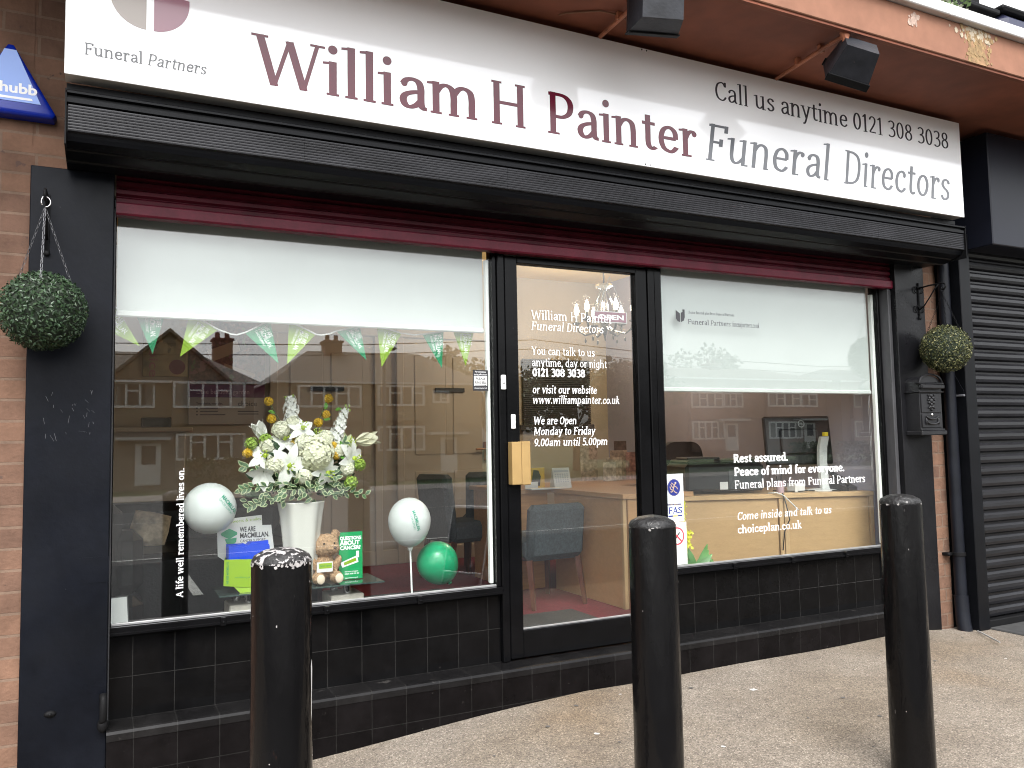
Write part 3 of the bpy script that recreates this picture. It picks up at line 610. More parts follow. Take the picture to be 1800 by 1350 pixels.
# ================================================================ roller shutter over the shop front
SH = thing('roller_shutter', 'black roller shutter box with raised maroon curtain under the sign', 'shutter', (2.4, -.25, 2.3))
prof = [(-.10, 2.632), (-.36, 2.632), (-.36, 2.586), (-.424, 2.583), (-.43, 2.578), (-.43, 2.570), (-.412, 2.567), (-.412, 2.556), (-.425, 2.553), (-.425, 2.536), (-.405, 2.530), (-.405, 2.43), (-.40, 2.415), (-.392, 2.40), (-.35, 2.385), (-.335, 2.387), (-.33, 2.381), (-.27, 2.366), (-.262, 2.369), (-.255, 2.362), (-.21, 2.372), (-.11, 2.375)]
b = MB(); b.prism(prof, -.137, 4.958); b.build('housing', CHARC, SH)
rp = [(-.405, 2.532)]
for k in range(9): z = 2.529-k*.0112; rp += [(-.4195, z), (-.4205, z-.0045), (-.4195, z-.009), (-.4172, z-.0101)]
rp += [(-.405, 2.427)]
b = MB()
for k, (xa, xb) in enumerate(((-.128, .74), (.741, 1.68), (1.681, 2.52), (2.521, 3.35), (3.351, 4.16), (4.161, 4.95))): b.prism(rp, xa, xb)
b.build('ribbed_face', GREYM, SH)
for xa, xb in ((-.1385, -.133), (4.954, 4.9595)): b = MB(); b.box(xa, xb, -.43, -.11, 2.375, 2.585); b.build('end_plate', BLACKM, SH)
sl = [(-.05, 2.40)]
for k in range(4): z = 2.405-k*.036; sl += [(-.074, z), (-.088, z-.01), (-.088, z-.026), (-.074, z-.034)]
sl += [(-.05, 2.26)]
b = MB(); b.prism(sl, .0405, 4.66); b.build('curtain', MAROOND, SH)
b = MB(); b.prism([(-.052, 2.268), (-.098, 2.268), (-.104, 2.262), (-.104, 2.222), (-.098, 2.214), (-.052, 2.214)], .0405, 4.66); b.build('bottom_rail', MAROON, SH)

# ================================================================ neighbouring shop on the right
NS = thing('neighbour_shop_front', 'closed black slatted shutter of the neighbouring shop at the right edge', 'shop front', (6.5, -.2, 0))
for xa, xb in ((5.135, 5.243), (9.3, 9.42)): b = MB(); b.bbox(xa, xb, -.25, -.1, -.06, 2.60, .004); b.build('guide_post', CHARC, NS)
sp_ = []; z = .02
b = MB(); pr = [(-.14, -.04)]
while z < 2.62:
    pr += [(-.176, z), (-.196, z+.012), (-.200, z+.03), (-.198, z+.05), (-.186, z+.064), (-.176, z+.0665)]; z += .0785
pr += [(-.14, 2.66)]
b.prism(pr, 5.2435, 9.3)
b.build('curtain', mat('dusty black slat', (.009, .009, .0105), .27, spec=.22, nz=[(4, .3), (50, .2)], stretch=(.7, 1, 4), chips=[(33, .76, (.16, .16, .16))]), NS)
b = MB(); b.bbox(5.2435, 9.3, -.235, -.16, -.05, .018, .004); b.build('bottom_rail', BLACKM, NS)
b = MB(); b.bbox(5.272, 9.6, -.405, -.1, 2.50, 3.262, .006); b.build('fascia_box', mat('dark blue grey fascia', (.011, .0125, .020), .35, spec=.2, nz=[(2, .2)]), NS)
b = MB(); b.box(5.079, 5.134, -.09, .1, -.2, 3.28); b.box(5.134, 9.6, -.098, .1, -.2, 3.28); b.build('back_panel', BLACKM, NS)
b = MB(); b.bbox(5.245, 9.3, -.55, -.24, -.075, -.022, .006); b.build('doorstep', mat('dark rubber', (.03, .03, .03), .8, nz=[(20, .3)]), NS)
# ================================================================ things on the front of the shop
def bollard_mat():
    m = mat('bollard paint', (.003, .0028, .003), .22, spec=.22, nz=[(4, .3)], bump=(26, .6, .008), chips=[(38, .735, (.07, .063, .06)), (11, .745, (.06, .026, .018))], stretch=(1, 1, .3), rn=(9, .1))
    return m
BM = bollard_mat(); BT = mat('worn bollard top', (.020, .019, .019), .5, spec=.25, nz=[(30, .5)], bump=(60, .8, .01), chips=[(70, .53 , (.30, .285, .28))])
def bollard(x, y, zt, label, seed, rr=.075):
    r = random.Random(seed)
    t = thing('bollard', label, 'bollard', (x, y, gz(x, y)), 'black bollards along the shop front')
    z0 = gz(x, y)-.15; b = MB(); n = 40; prof = [(rr*1.03, z0), (rr*1.01, .3), (rr, .6), (rr*.985, zt-.012), (rr*.975, zt-.003)]
    b.lathe(prof, (x, y, 0), n); b.build('post', BM, t, smooth=50)
    c = MB(); c.lathe([(rr*.977, zt-.006), (rr*.985, zt), (rr*.90, zt+.012), (rr*.6, zt+.024), (rr*.25, zt+.029), (.004, zt+.030)], (x, y, 0), n); c.build('cap', BT if seed == 1 else mat('painted bollard top', (.012, .0115, .0115), .4, spec=.3, nz=[(30, .5)], bump=(50, .9, .01), chips=[(60, .66, (.20, .19, .18))]), t, smooth=40)
    fl = MB()   # flakes of bare paint below the rim and runs of white paint down the side
    def flake(a, z, w, h):
        pts = []; k = 9
        for q in range(k):
            p = 2*math.pi*q/k; aa = a+w/rr*math.cos(p)*r.uniform(.6, 1.2); zz = z+h*math.sin(p)*r.uniform(.6, 1.2)
            R_ = rr*(1.0 if zz < .6 else 1-.015*(zz-.6)/.4)+.0022; pts.append((x+R_*math.cos(aa), y+R_*math.sin(aa), zz))
        fl.add(pts, [tuple(range(k))])
    for q in range(64 if seed == 1 else 10): flake(r.uniform(0, 6.28), zt-.004-abs(r.gauss(0, .004)), r.uniform(.002, .006), r.uniform(.0015, .005))
    for q in range(5): flake(r.uniform(3.4, 6.1), r.uniform(.1, zt-.05), r.uniform(.0006, .0018), r.uniform(.001, .004))
    fl.build('bare_flake', mat('bare flake', (.30, .28, .27), .6, nz=[(90, .3)]), t)
    return t, flake, fl
bollard(.412, -1.65, .966, 'nearest black bollard in front of the left window, white paint run down its side', 1)
bollard(1.553, -1.65, .984, 'middle black bollard before the glass door', 2)
bollard(2.69, -1.65, 1.000, 'black bollard in front of the right window, standing nearest the wall letter box', 3)
# paint run of the first bollard
k = MB(); a0 = R(-38)
for z, hw in ((.66, .006),): 
    pts = [(a0+.05, .705), (a0+.12, .72), (a0+.17, .70), (a0+.15, .66), (a0+.13, .61), (a0+.10, .57), (a0+.075, .585), (a0+.08, .64), (a0+.06, .67)]
    k.add([(.412+.0772*math.cos(a), -1.65+.0772*math.sin(a), z) for a, z in pts], [tuple(range(len(pts)))])
k.build('paint_run', mat('paint run', (.58, .56, .54), .5), [o for o in bpy.data.objects if o.name == 'bollard'][0])

# hanging box balls on wall brackets
def ball_thing(x, y, z, rx, rzz, cols, label, seed):
    r = random.Random(seed); t = thing('hanging_topiary_ball', label, 'topiary ball', (x, y, z), 'hanging leaf balls either side of the shop')
    k = MB(); k.ball((x, y, z), (rx*.9, rx*.9, rzz*.9), 24, 16); k.build('core', mat('dark leaf core', (.012, .02, .010), .9), t)
    lf = MB(); N = 3400
    for i in range(N):
        th = math.acos(1-2*(i+.5)/N); ph = i*2.39996+r.uniform(-.2, .2)
        d = Vector((math.sin(th)*math.cos(ph), math.sin(th)*math.sin(ph), math.cos(th))); rad = r.uniform(.90, 1.03)
        p = Vector((x+d.x*rx*rad, y+d.y*rx*rad, z+d.z*rzz*rad))
        n = (d+Vector((r.gauss(0, .5), r.gauss(0, .5), r.gauss(0, .5)))).normalized(); a = n.orthogonal().normalized(); a = (Matrix.Rotation(r.uniform(0, 6.28), 3, n) @ a); c = n.cross(a)
        L = r.uniform(.006, .010); W = L*.55; lf.cur = r.choice((0, 0, 0, 1, 1, 2))
        lf.add([p-a*L, p+c*W-n*.001, p+a*L+n*.003, p-c*W-n*.001], [(0, 1, 2), (0, 2, 3)])
    lf.build('foliage', cols, t)
    hk = Vector((x, y, 2.165)); ch = MB()
    for q in range(3):
        a = q*2.0944+.5; e = Vector((x+rx*.72*math.cos(a), y+rx*.72*math.sin(a), z+rzz*.74)); n = 15
        for i in range(n):
            p0 = hk.lerp(e, i/n); p1 = hk.lerp(e, (i+1.25)/n); mid = (p0+p1)/2; dd = (p1-p0); L = dd.length/2; dd.normalize(); o_ = dd.orthogonal().normalized()
            if i % 2: o_ = dd.cross(o_)
            ch.tube([mid+dd*L*math.cos(s)+o_*.0042*math.sin(s) for s in [j*math.pi/4 for j in range(8)]], .0012, 4, closed=True)
    ch.build('chain', mat('dull chain steel', (.08, .08, .085), .45, metal=.6) if seed == 1 else BLACKM, t)
    s = MB(); s.tube([hk+Vector((.018*math.sin(a)*(1 if i < 9 else .7), 0, .022-.020*math.cos(a)+(0 if i < 9 else 0))) for i, a in enumerate([j*math.pi/7 for j in range(13)])], .0026, 6); s.build('hook', CHROME if seed == 1 else BLACKM, t, smooth=True)
    return t
GLF = [mat('box leaf dark', (.015, .032, .013), .42, spec=.28), mat('box leaf mid', (.029, .054, .023), .4, spec=.28), mat('box leaf pale', (.052, .088, .05), .38, spec=.28)]
OLF = [mat('olive leaf dark', (.028, .034, .013), .45, spec=.28), mat('olive leaf mid', (.075, .08, .028), .42, spec=.28), mat('olive leaf pale', (.20, .19, .09), .4, spec=.28)]
ball_thing(-.203, -.29, 1.772, .148, .146, GLF, 'dark green leaf ball hanging by chains before the left brick pillar', 1)
ball_thing(4.893, -.29, 1.803, .150, .152, OLF, 'olive leaf ball with dry yellowish tips above the letter box', 2)
def bracket(x, label, spread, scroll=True):
    t = thing('wall_bracket', label, 'bracket', (x, -.122, 2.15), 'scrolled iron hanging basket brackets')
    k = MB(); k.bbox(x-.008, x+.008, -.13, -.122, 2.03, 2.262, .003); k.ball((x, -.13, 2.025), (.012, .008, .012), 8, 6)
    for zz in (2.215, 2.085):
        for s in (-1, 1) if scroll else (): k.tube([(x+s*.005+s*.022*(1-math.cos(a))*.9, -.13, zz+.022*math.sin(a)) for a in [j*math.pi/5 for j in range(9)]], .0035, 6)
    k.build('wall_plate', BLACKM, t, smooth=True)
    k = MB(); k.tube([(x, -.126, 2.225), (x+spread*.4, -.2, 2.232), (x+spread, -.29, 2.235), (x+spread, -.312, 2.225), (x+spread, -.315, 2.205), (x+spread, -.300, 2.19), (x+spread, -.287, 2.195)], .0055, 8)
    k.tube([(x, -.128, 2.08), (x+spread*.2, -.16, 2.10), (x+spread*.5, -.20, 2.15), (x+spread*.8, -.235, 2.20), (x+spread*.9, -.265, 2.23)], .0045, 8)
    k.build('arm', BLACKM, t, smooth=True)
bracket(-.203, 'black iron bracket on left pillar holding the dark green ball', 0.0, False)
bracket(4.878, 'black scrolled iron bracket holding the olive ball on the right pillar', 0.015)

# letter box
LB = thing('wall_letter_box', 'ornate black cast metal post box on the right hand pillar', 'letter box', (4.81, -.17, 1.25))
x0, x1, yf = 4.695, 4.925, -.222
k = MB(); pts = [(x0+.008, 1.262), (x1-.008, 1.262), (x1-.008, 1.575)]+[(4.81+.107*math.cos(a), 1.575+.055*math.sin(a)) for a in [j*math.pi/12 for j in range(1, 12)]]+[(x0+.008, 1.575)]
k.poly(pts, yf, -.122); BX = k.build('body', CHARC if 0 else mat('satin black cast metal', (.009, .009, .0105), .38, spec=.35, nz=[(8, .3)], bump=(90, .15, .003)), LB)
BXM = MATS['satin black cast metal']
k = MB(); k.bbox(x0-.006, x1+.006, yf-.022, -.122, 1.245, 1.275, .005); k.bbox(x0, x1, yf-.012, yf, 1.275, 1.287, .003); k.build('base_moulding', BXM, BX)
k = MB(); k.bbox(x0-.004, x1+.004, yf-.015, -.122, 1.520, 1.532, .004); k.bbox(x0+.004, x1-.004, yf-.03, yf, 1.545, 1.575, .006); k.bbox(x0-.006, x1+.006, yf-.018, yf+.02, 1.575, 1.587, .004)
k.tube([(4.81+.108*math.cos(a), yf-.008, 1.585+.054*math.sin(a)) for a in [j*math.pi/14 for j in range(15)]], .007, 8); k.build('letter_flap', BXM, BX, smooth=40)
k = MB(); k.bbox(x0+.02, x1-.02, yf-.006, yf, 1.295, 1.385, .003); k.bbox(x0+.02, x1-.02, yf-.005, yf, 1.39, 1.515, .003)
for s in (-1, 1): k.tube([(4.81+s*.055*math.sin(a), yf-.012, 1.335-.018*math.cos(a)) for a in [j*math.pi/12 for j in range(7)]], .005, 6); k.ball((4.81+s*.06, yf-.010, 1.335), (.008, .006, .022), 8, 6)
k.tube([(4.75, yf-.01, 1.365), (4.78, yf-.012, 1.352), (4.81, yf-.012, 1.347), (4.84, yf-.012, 1.352), (4.87, yf-.01, 1.365)], .005, 6); k.build('door_panel', BXM, BX, smooth=40)
k = MB()
for dx, dz, rr in ((0, .045, .013), (-.018, .03, .012), (.018, .03, .012), (-.022, .0, .011), (.022, 0, .011), (0, .012, .016), (-.012, -.028, .011), (.012, -.028, .011), (0, -.045, .009), (-.026, .048, .007), (.026, .048, .007), (0, -.012, .012), (-.03, .018, .006), (.03, .018, .006), (-.026, -.032, .007), (.026, -.032, .007)): k.ball((4.81+dx, yf-.008, 1.455+dz), (rr, .008, rr), 8, 6)
k.build('crest', BXM, BX, smooth=True)
k = MB(); k.ball((4.81, yf-.008, 1.378), (.009, .006, .009), 12, 8); k.build('key_lock', CHROME, BX, smooth=True)

# rain pipe, cable box
DP = thing('downpipe', 'black cast downpipe against the brick strip beside the closed shutter', 'downpipe', (5.085, -.16, 0))
gp = gz(5.0, -.2); k = MB(); k.tube([(5.085, -.165, 2.62), (5.085, -.165, 1.0), (5.085, -.165, .3), (5.083, -.168, .16)], .037, 20); k.tube([(5.085, -.165, .19), (5.08, -.175, .02), (5.075, -.2, gp-.06)], .044, 20)
k.build('pipe', mat('navy black pipe paint', (.0065, .0075, .011), .4, spec=.2, nz=[(7, .3)], bump=(40, .2, .004)), DP, smooth=40)
for zz in (.46, 1.9):
    k = MB(); k.lathe([(.041, zz-.012), (.043, zz-.010), (.043, zz+.010), (.041, zz+.012)], (5.085, -.165, 0), 20); k.bbox(5.0, 5.05, -.15, -.104, zz-.010, zz+.010, .003); k.ball((5.005, -.15, zz), (.012, .01, .012), 8, 6); k.build('pipe_clip', BLACKM, DP, smooth=40)
CB = thing('cable_box', 'small black wedge shaped box mounted high beside the downpipe', 'box', (5.14, -.16, 1.5))
k = MB(); k.prism([(-.1, 1.655), (-.17, 1.655), (-.235, 1.535), (-.235, 1.51), (-.1, 1.51)], 5.128, 5.232); k.build('cover', CHARC, CB)
k = MB(); k.bbox(5.124, 5.236, -.24, -.1, 1.498, 1.512, .003); k.build('base_plate', mat('grey plate', (.10, .10, .11), .4), CB)
k = MB(); k.tube([(4.86, -.56, gz(4.8, -.5)+.012), (5.02, -.35, gz(5, -.3)+.016), (5.08, -.27, gz(5.1, -.2)+.012)], .005, 6); tag(k.build('cable', mat('white cable', (.28, .27, .26), .6)), 'thin pale cable lying on the ground by the downpipe foot', 'cable')

# alarm box
AB = thing('alarm_box', 'blue triangular alarm box high on the brick wall', 'alarm box', (-.36, -.14, 2.56))
def tri(s, y, cx=-.338, cz=2.655):
    out = []; P = [(-.338, 2.850), (-.168, 2.553), (-.508, 2.553)]; P = [(cx+(a-cx)*s, cz+(b_-cz)*s) for a, b_ in P]; rad = .022*s
    for i in range(3):
        p = Vector(P[i]); a = (Vector(P[i-1])-p).normalized(); c = (Vector(P[(i+1) % 3])-p).normalized()
        for t in range(5): q = t/4; v_ = (a*(1-q)+c*q); out.append(tuple(p+v_*rad*.9*(1.0 if t in (0, 4) else .93)))
    return out
k = MB()
def loft(rings):
    n = len(rings[0]); vs = [p for r_ in rings for p in r_]; fs = []
    for i in range(len(rings)-1):
        for j in range(n): fs.append((i*n+j, i*n+(j+1) % n, (i+1)*n+(j+1) % n, (i+1)*n+j))
    fs.append(tuple(range((len(rings)-1)*n, len(rings)*n))); return vs, fs
rings = [[(a, y, z) for a, z in tri(s, y)] for s, y in ((1.0, -.106), (1.0, -.15), (.97, -.165), (.90, -.172))]
k.add(*loft(rings)); BD = k.build('body', mat('deep blue plastic', (.002, .017, .26), .25, spec=.35), AB, smooth=35)
k = MB(); k.poly([(-.338-.020, 2.806), (-.338+.020, 2.806), (-.338+.106, 2.602), (-.338-.106, 2.602)], -.1745, -.171); k.build('panel', mat('pale blue label', (.20, .33, .74), .3), BD)
k = MB(); sans(k, 'Chubb', flat(-.418, -.1745, 2.636), .056, bold=.03, width=.172); k.poly([(-.44, 2.620), (-.262, 2.620), (-.259, 2.611), (-.40, 2.611)], -.1755, -.1746); k.build('lettering', VINW, BD)
NB = MB(); NB.bbox(-.62, -.438, -.125, -.105, 1.70, 2.145, .003); tag(NB.build('notice_board', mat('grey board', (.42, .42, .42), .5)), 'edge of a grey notice board on the brick wall at far left', 'board')

# floodlights under the canopy
def flood(px, pxb, label, c, rx, rz_, s=1.0, hw=.125, hh=.085, dep=.085, roll=0):
    t = thing('floodlight', label, 'floodlight', c, 'black floodlights hanging from the canopy')
    rust = mat('painted conduit', (.36, .13, .065), .6, nz=[(14, .3)], chips=[(30, .66, (.25, .12, .07))])
    k = MB(); k.tube([(pxb, -.44, 3.262), (px, -.86, 3.268), (px, -.93, 3.268)], .011, 8); k.tube([(px-.02, -.955, 3.285), (px, -.955, 3.25), (px, -.955, 3.225)], .017, 8); k.ball((px, -.95, 3.268), (.024, .024, .022), 10, 8)
    for q in (-.62, -.78): k.bbox(px+(pxb-px)*.5-.016, px+(pxb-px)*.5+.016, q-.012, q+.012, 3.26, 3.30, .003)
    k.build('conduit', rust, t, smooth=40)
    mm = Matrix.Translation(c) @ Matrix.Rotation(R(roll), 4, Vector((.70, .60, .39))) @ Matrix.Translation(-Vector(c)) @ rotm(c, rx, 0, rz_); k = MB()
    fr = [(-hw*s, -hh*s), (hw*s, -hh*s), (hw*s, hh*s), (-hw*s, hh*s)]; bk = [(a*.80, b_*.66) for a, b_ in fr]
    vs = [(a, .065, b_) for a, b_ in fr]+[(a, .035, b_) for a, b_ in fr]+[(a, -dep, b_) for a, b_ in bk]
    fs = [(0, 1, 2, 3), (11, 10, 9, 8)]+[(i, 4+i, 4+(i+1) % 4, (i+1) % 4) for i in range(4)]+[(4+i, 8+i, 8+(i+1) % 4, 4+(i+1) % 4) for i in range(4)]
    k.add([mm @ Vector(p) for p in vs], fs); bo = k.build('lamp_body', mat('weathered lamp black', (.016, .017, .021), .42, spec=.3, nz=[(14, .35)], bump=(60, .25, .004), chips=[(22, .70, (.12, .10, .085))]), t)
    k = MB(); k.bbox(-(hw-.01)*s, (hw-.01)*s, .066, .071, -(hh-.007)*s, (hh-.007)*s, .002, mm); k.build('lamp_glass', mat('lamp glass', (.25, .25, .25), .1), bo)
    k = MB(); k.bbox(-(hw+.007)*s, (hw+.007)*s, .028, .068, -(hh+.006)*s, -(hh-.001)*s, .002, mm); k.bbox(-(hw+.007)*s, (hw+.007)*s, .028, .068, (hh-.001)*s, (hh+.006)*s, .002, mm); k.build('rim', BLACKM, bo)
flood(2.19, 2.20, 'black floodlight under the canopy above the word Painter, square to the sign', (2.205, -.90, 3.165), 10, -16, .95)
flood(3.335, 3.37, 'tilted black floodlight nearer the canopy end, above the phone number', (3.40, -.92, 3.135), -46, -32, .95, .112, .09, .115, 20)
k = MB(); k.tube([(1.93, -.50, 3.285), (1.96, -.52, 3.292), (2.1, -.6, 3.295), (2.2, -.62, 3.285), (2.28, -.6, 3.27), (2.30, -.58, 3.25)], .004, 6); tag(k.build('loose_cable', mat('rust cable', (.20, .09, .05), .7)), 'thin loose cable looping under the soffit beside the square floodlight', 'cable')

# balcony things above the coping
PT = thing('balcony_planter', 'green plants in a trough behind the white coping', 'planter', (4.3, -.70, 3.52))
k = MB(); k.bbox(3.9, 4.62, -.79, -.62, 3.521, 3.70, .01); k.build('trough', mat('trough', (.05, .045, .04), .8), PT)
k = MB(); r = random.Random(5)
for i in range(900):
    p = Vector((3.95+r.random()*.65, -.71+r.gauss(0, .04), 3.68+abs(r.gauss(0, .13)))); a = Vector((r.gauss(0, 1), r.gauss(0, 1), r.gauss(.6, .6))).normalized(); n = a.orthogonal(); c = a.cross(n); L = r.uniform(.02, .042); k.cur = r.choice((0, 0, 1))
    k.add([p, p+a*L*.5+c*L*.25, p+a*L, p+a*L*.5-c*L*.25], [(0, 1, 2), (0, 2, 3)])
k.build('foliage', [mat('balcony leaf', (.07, .12, .03), .6), mat('balcony leaf pale', (.36, .38, .27), .6)], PT)
FC = thing('folding_chair', 'dark folding chair standing behind the coping', 'chair', (4.72, -.72, 3.52))
for xx in (4.65, 4.80):
    k = MB(); k.tube([(xx, -.78, 3.521), (xx+.06, -.62, 3.90)], .012, 6); k.build('leg', BLACKM, FC); k = MB(); k.tube([(xx+.06, -.76, 3.521), (xx-.05, -.66, 3.97)], .012, 6); k.build('leg', BLACKM, FC)
k = MB(); k.bbox(4.60, 4.88, -.79, -.60, 3.80, 3.83, .006); k.build('seat', BLACKM, FC)
k = MB(); k.bbox(4.59, 4.86, -.68, -.655, 3.86, 3.98, .008); k.build('backrest', BLACKM, FC)
BN = thing('balcony_box', 'dark rounded box behind the coping at the upper right corner', 'box', (5.15, -.7, 3.52))
k = MB(); k.bbox(4.92, 5.5, -.79, -.58, 3.521, 3.84, .04); k.build('body', mat('dark blue box', (.02, .022, .05), .4), BN); k = MB(); k.bbox(4.90, 5.52, -.80, -.57, 3.842, 3.875, .012); k.build('lid', BLACKM, BN)

# ================================================================ behind the glass: blinds, bunting, lettering
def blind(name, x0, x1, zb, zt, label, gid=None):
    t = thing(name, label, 'roller blind', ((x0+x1)/2, .05, zb), 'white roller blinds in the shop windows')
    k = MB(); n = 16; vs = []; fs = []
    for i in range(n+1):
        x = x0+(x1-x0)*i/n
        for z in (zb, zt): vs += [(x, .048+.0015*math.sin(i*1.3), z), (x, .050+.0015*math.sin(i*1.3), z)]
    for i in range(n):
        a = i*4; c = a+4; fs += [(a, c, c+2, a+2), (a+1, a+3, c+3, c+1)]
    k.add(vs, fs); k.build('fabric', BLIND, t)
    k = MB(); k.bbox(x0-.002, x1+.002, .040, .060, zb-.012, zb+.014, .005); k.build('bottom_bar', mat('blind bar', (.55, .57, .555), .5), t)
    k = MB(); k.tube([(x0, .08, zt+.012), (x1, .08, zt+.012)], .025, 12); k.build('roller', WHITEP, t)
    return t
bl1 = blind('roller_blind', .050, 1.757, 1.826, 2.262, 'white roller blind pulled a quarter down in the left window above bunting')
bl2 = blind('roller_blind', 2.850, 4.584, 1.536, 2.262, 'white roller blind with small grey emblem lettering in the right window')
k = MB(); k.tube([(4.565, .055, 1.53), (4.567, .055, 1.0), (4.572, .052, .93), (4.577, .055, 1.0), (4.579, .055, 1.53)], .0016, 5); k.build('pull_cord', mat('cord', (.25, .24, .25), .6), bl2)
# lettering on the inside of the blind window (on glass)
def letters(parent, name, m, fn):
    global slab
    real = slab
    def one(k, *a, **q): mb = MB(); real(mb, *a, **q); mb.build(name, m, parent)
    slab = one
    fn(None); slab = real
BLT = mat('dark grey film', (.10, .10, .11), .5)
def f_(k): slab(k, 'Choice funeral plan from Funeral Partners', 3.043, 1.978, .016, 0, 3.392, wt=.07, depth=.0006); slab(k, 'Funeral', 3.041, 1.916, .030, 0, 3.197, wt=.10, depth=.0006); slab(k, 'Partners', 3.207, 1.916, .030, 0, 3.36, wt=.085, italic=True, depth=.0006); slab(k, 'funeralpartners.co.uk', 3.372, 1.916, .030, 0, 3.585, wt=.075, italic=True, depth=.0006)
G['C'] = G['C']
letters(W2, 'lettering', BLT, f_)
k = MB(); k.poly([(2.956, 1.995), (2.985, 1.975), (2.985, 1.925), (2.968, 1.93), (2.957, 1.945)], -.0009, -.0002); k.poly([(2.992, 1.925), (3.012, 1.935), (3.02, 1.955), (3.02, 2.0), (3.005, 2.0), (3.005, 1.985), (2.992, 1.98)], -.0009, -.0002); k.build('emblem', mat('emblem film', (.05, .05, .055), .5), W2)
def f_(k):
    slab(k, 'Rest assured.', 3.342, 1.106, .049, 0, 3.775, wt=.155, depth=.0006); slab(k, 'Peace of mind for everyone.', 3.345, 1.027, .049, 0, 4.253, wt=.155, depth=.0006)
    slab(k, 'Funeral plans from Funeral Partners', 3.344, .951, .049, 0, 4.436, wt=.09, depth=.0006)
    slab(k, 'Come inside and talk to us', 3.352, .768, .046, 0, 4.12, wt=.08, italic=True, depth=.0006); slab(k, 'choiceplan.co.uk', 3.355, .690, .046, 0, 3.865, wt=.095, depth=.0006)
letters(W2, 'lettering', VINW, f_)
def f_(k): slab(k, 'A life well remembered lives on.', .319, .622, .027, 0, .622+.545+.319-.319 if 0 else .319+.545, wt=.105, depth=.0006, vertical=True)
letters(W1, 'lettering', VINW, f_)
def f_(k):
    a = .0; q = dict(depth=.0006)
    slab(k, 'William H Painter', 2.010, 1.893, .049, -.002, 2.52, wt=.10, **q); slab(k, 'Funeral Directors', 2.008, 1.836, .045, -.002, 2.458, wt=.085, italic=True, **q)
    slab(k, 'You can talk to us', 2.009, 1.706, .042, -.002, 2.398, wt=.085, **q); slab(k, 'anytime, day or night', 2.009, 1.645, .042, -.002, 2.475, wt=.085, **q); slab(k, '0121 308 3038', 2.012, 1.592, .042, -.002, 2.333, wt=.155, **q)
    slab(k, 'or visit our website', 2.008, 1.503, .041, -.002, 2.404, wt=.105, italic=True, **q); slab(k, 'www.williampainter.co.uk', 2.008, 1.449, .041, -.002, 2.55, wt=.092, italic=True, **q)
    slab(k, 'We are Open', 2.010, 1.340, .041, -.002, 2.272, wt=.11, italic=True, **q); slab(k, 'Monday to Friday', 2.010, 1.284, .041, -.002, 2.386, wt=.10, italic=True, **q); slab(k, '9.00am until 5.00pm', 2.010, 1.226, .041, -.002, 2.465, wt=.095, italic=True, **q)
letters(DO, 'lettering', VINW, f_)

# bunting
BU = thing('bunting', 'string of green and lime pennant flags across the left window top', 'bunting', (.9, .1, 1.8))
cord = [(.0, .1, 1.86), (.055, .1, 1.858), (.119, .1, 1.852), (.247, .1, 1.852), (.343, .1, 1.848), (.40, .1, 1.82), (.464, .1, 1.783), (.52, .1, 1.764), (.545, .1, 1.762), (.582, .1, 1.774), (.64, .1, 1.806), (.694, .1, 1.838), (.78, .1, 1.836), (.85, .1, 1.806), (.905, .1, 1.780), (.932, .1, 1.776), (.97, .1, 1.784), (1.006, .1, 1.80), (1.121, .1, 1.832), (1.207, .1, 1.830), (1.27, .1, 1.82), (1.333, .1, 1.803), (1.40, .1, 1.797), (1.444, .1, 1.803), (1.558, .1, 1.822), (1.612, .1, 1.826), (1.727, .1, 1.828), (1.78, .1, 1.83)]
k = MB(); k.tube(cord, .0042, 6); k.build('cord', mat('white cotton cord', (.80, .80, .78), .8), BU, smooth=True)
FL = [((-.045, 1.79), (.052, 1.855), (.144, 1.695), 1), ((.119, 1.85), (.247, 1.85), (.194, 1.664), 0), ((.343, 1.845), (.464, 1.781), (.305, 1.655), 1), ((.582, 1.772), (.694, 1.836), (.733, 1.635), 0), ((.780, 1.834), (.905, 1.778), (.772, 1.634), 1), ((1.006, 1.798), (1.121, 1.83), (1.152, 1.663), 0), ((1.207, 1.828), (1.333, 1.802), (1.229, 1.631), 1), ((1.444, 1.801), (1.558, 1.82), (1.547, 1.633), 0), ((1.612, 1.824), (1.727, 1.826), (1.679, 1.648), 1)]
FG = [mat('green pennant', (.004, .20, .080), .6), mat('lime pennant', (.19, .32, .008), .6)]
for i, (a, c, ap, ci) in enumerate(FL):
    k = MB(); k.poly([a, ap, c], .1015, .1035)
    o = k.build('flag', FG[ci], BU)
    top = Vector(((a[0]+c[0])/2, (a[1]+c[1])/2)); d = (Vector(ap)-top); L = d.length; d.normalize(); nrm = Vector((-d.y, d.x))
    def place(u, v, dd, top=top, d=d, nrm=nrm): p = top+d*u+nrm*v; return (p.x, .1012-dd, p.y)
    k = MB()
    for txt, off, size, wd, st in (('WE ARE', .020, .030, .062, .012), ('MACMILLAN.', -.004, .030, .105, .012), ('CANCER SUPPORT', -.022, .016, .085, .012)):
        sans(k, txt, (lambda u, v, dd, st=st, off=off, pl=place: pl(u+st, v+off, dd)), size, bold=.005, width=wd*.94, depth=.0003)
    k.build('lettering', VINW, o)

